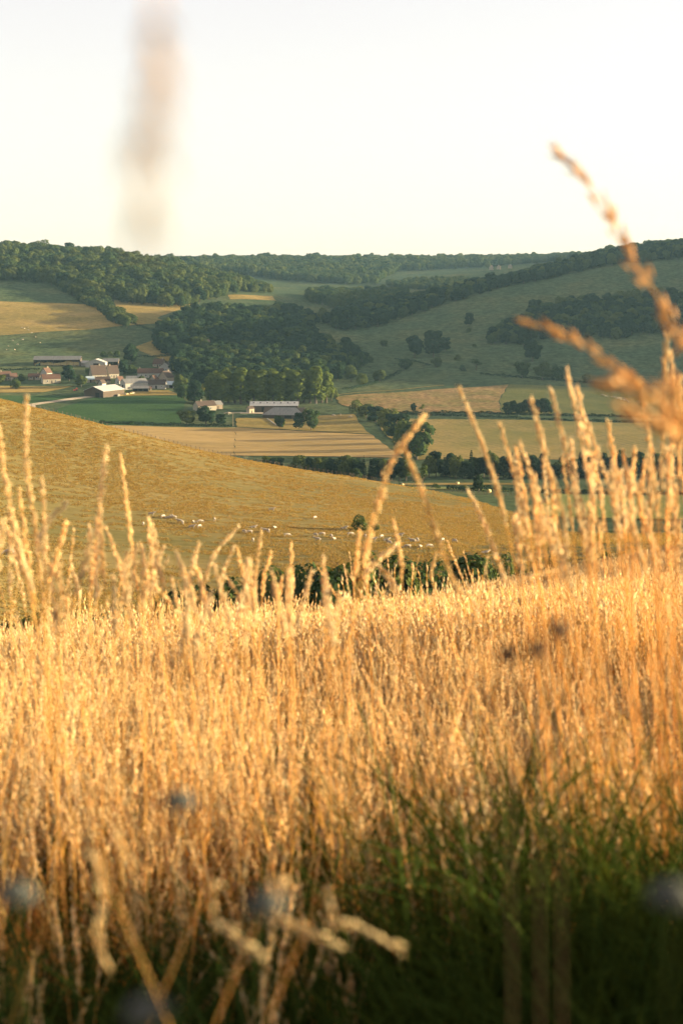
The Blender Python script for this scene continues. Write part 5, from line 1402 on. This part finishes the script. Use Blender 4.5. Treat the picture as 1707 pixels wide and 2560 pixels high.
knapweed(1232, 1490, 0.75, 'dark blurred seed head between two others at the right', 0.0045)
def umbel(a, b, d, label, r):
    c = near_pt(a, b, d); g = float(H(c[0], d)[0])
    off = np.array([c[0], d, g])
    e = empty('wild_carrot', off); tag(e, label, 'flower')
    MB().tube([(0, 0, -.02), (0.004, 0, (c[2] - g) * .55), (0, 0, c[2] - g - r * .5)], [0.0005, 0.0005, 0.0004], 5).build('stem', M['leaf'], e)
    m = MB(); gb = GB_()
    for k in range(26):
        an = k * 2.4; q = r * math.sqrt((k + .5) / 26)
        tip = (q * math.cos(an), q * math.sin(an), c[2] - g + .004 * math.cos(q / r * 1.5))
        m.tube([(0, 0, c[2] - g - r * .5), tip], 0.0005, 3, False)
        dr = rand_dirs(10); dr[:, 2] = np.abs(dr[:, 2]) * .5; g_spikelets(gb, np.array(tip)[None] + dr * 0.002, norm(dr), 0.005, 0.0016, np.array([.6, .62, .6]))
    m.build('rays', M['leaf'], e)
    link('flower_head', gb.mesh('flower_head', M['petal']), e)
for a, b, d, r, lab in [(410, 1852, 1.15, .028, 'pale blurred flower umbel among the amber stems left of centre'), (35, 2065, 1.0, .03, 'pale blurred flower umbel at the lower left photo edge'), (610, 2090, .95, .03, 'grey blurred flower umbel right of its shaded neighbour'), (340, 2335, .85, .028, 'white flower umbel cut by the bottom photo edge'), (1540, 2070, .9, .032, 'pale blurred flower umbel in the dark lower right corner'), ]:
    umbel(a, b, d * 0.6, lab, r * 0.14)
# drooping grass heads near the lens, their blond dimmed to stand for shade
for pix, d, lab in [([(300, 2180), (318, 2080), (300, 1980), (250, 1890), (200, 1870)], 1.3, 'drooping blurred grass head hanging in the lower left'), ([(595, 2190), (540, 2150), (490, 2110), (440, 2120)], 1.1, 'short pale grass head drooping right at the bottom left of centre'),
                    ([(765, 2170), (700, 2140), (640, 2105), (590, 2120)], 1.1, 'pale grass head pointing right below the centre'), ([(915, 2180), (840, 2140), (760, 2120), (700, 2140)], 1.1, 'long pale grass head pointing right near the bottom centre'),
                    ([(235, 2200), (222, 2130), (240, 2080), (270, 2075)], 1.0, 'broad pale grass head bent downward at the bottom left')]:
    stalk(pix, d, lab, None, 0.95, 0.3, 0.004, BLOND * .7, 'grass', False, 0.0, 0.0005, (0.013, 0.0018))

# unseen bushes added right of the view to cast shade on the nearest grass
for i_, (bx0, by0, bh0, bw0) in enumerate([(2.4, 0.5, 1.8, 2.3), (2.9, 1.9, 1.5, 2.1), (2.5, -1.0, 1.7, 2.2)]):
    tree_at((bx0, by0, float(H(bx0, by0)[0]) - .05), bh0, bw0, kd('b', i_), 'leafy bush added out of view to shade the nearest grass', 'bush', 'added shade bushes beside the nearest grass', 'bush')

# ------------------------------------------------------------------ haze
low = float(GZ.min()) - 1.0
bx_ = MB().box(-3760, 3760, -60, 4860, low, 190.0)
hz = bx_.mesh('haze', None)
hm, nt, out = nodes('air_haze')
pv = nt.nodes.new('ShaderNodeVolumePrincipled')
pv.inputs['Density'].default_value = 0.000034
pv.inputs['Color'].default_value = (0.42, 0.74, 1.0, 1)
pv.inputs['Anisotropy'].default_value = 0.2
nt.links.new(pv.outputs[0], out.inputs['Volume'])
hz.materials.append(hm)
tag(link('haze', hz), 'thin evening haze filling the valley', 'haze', None, 'stuff')
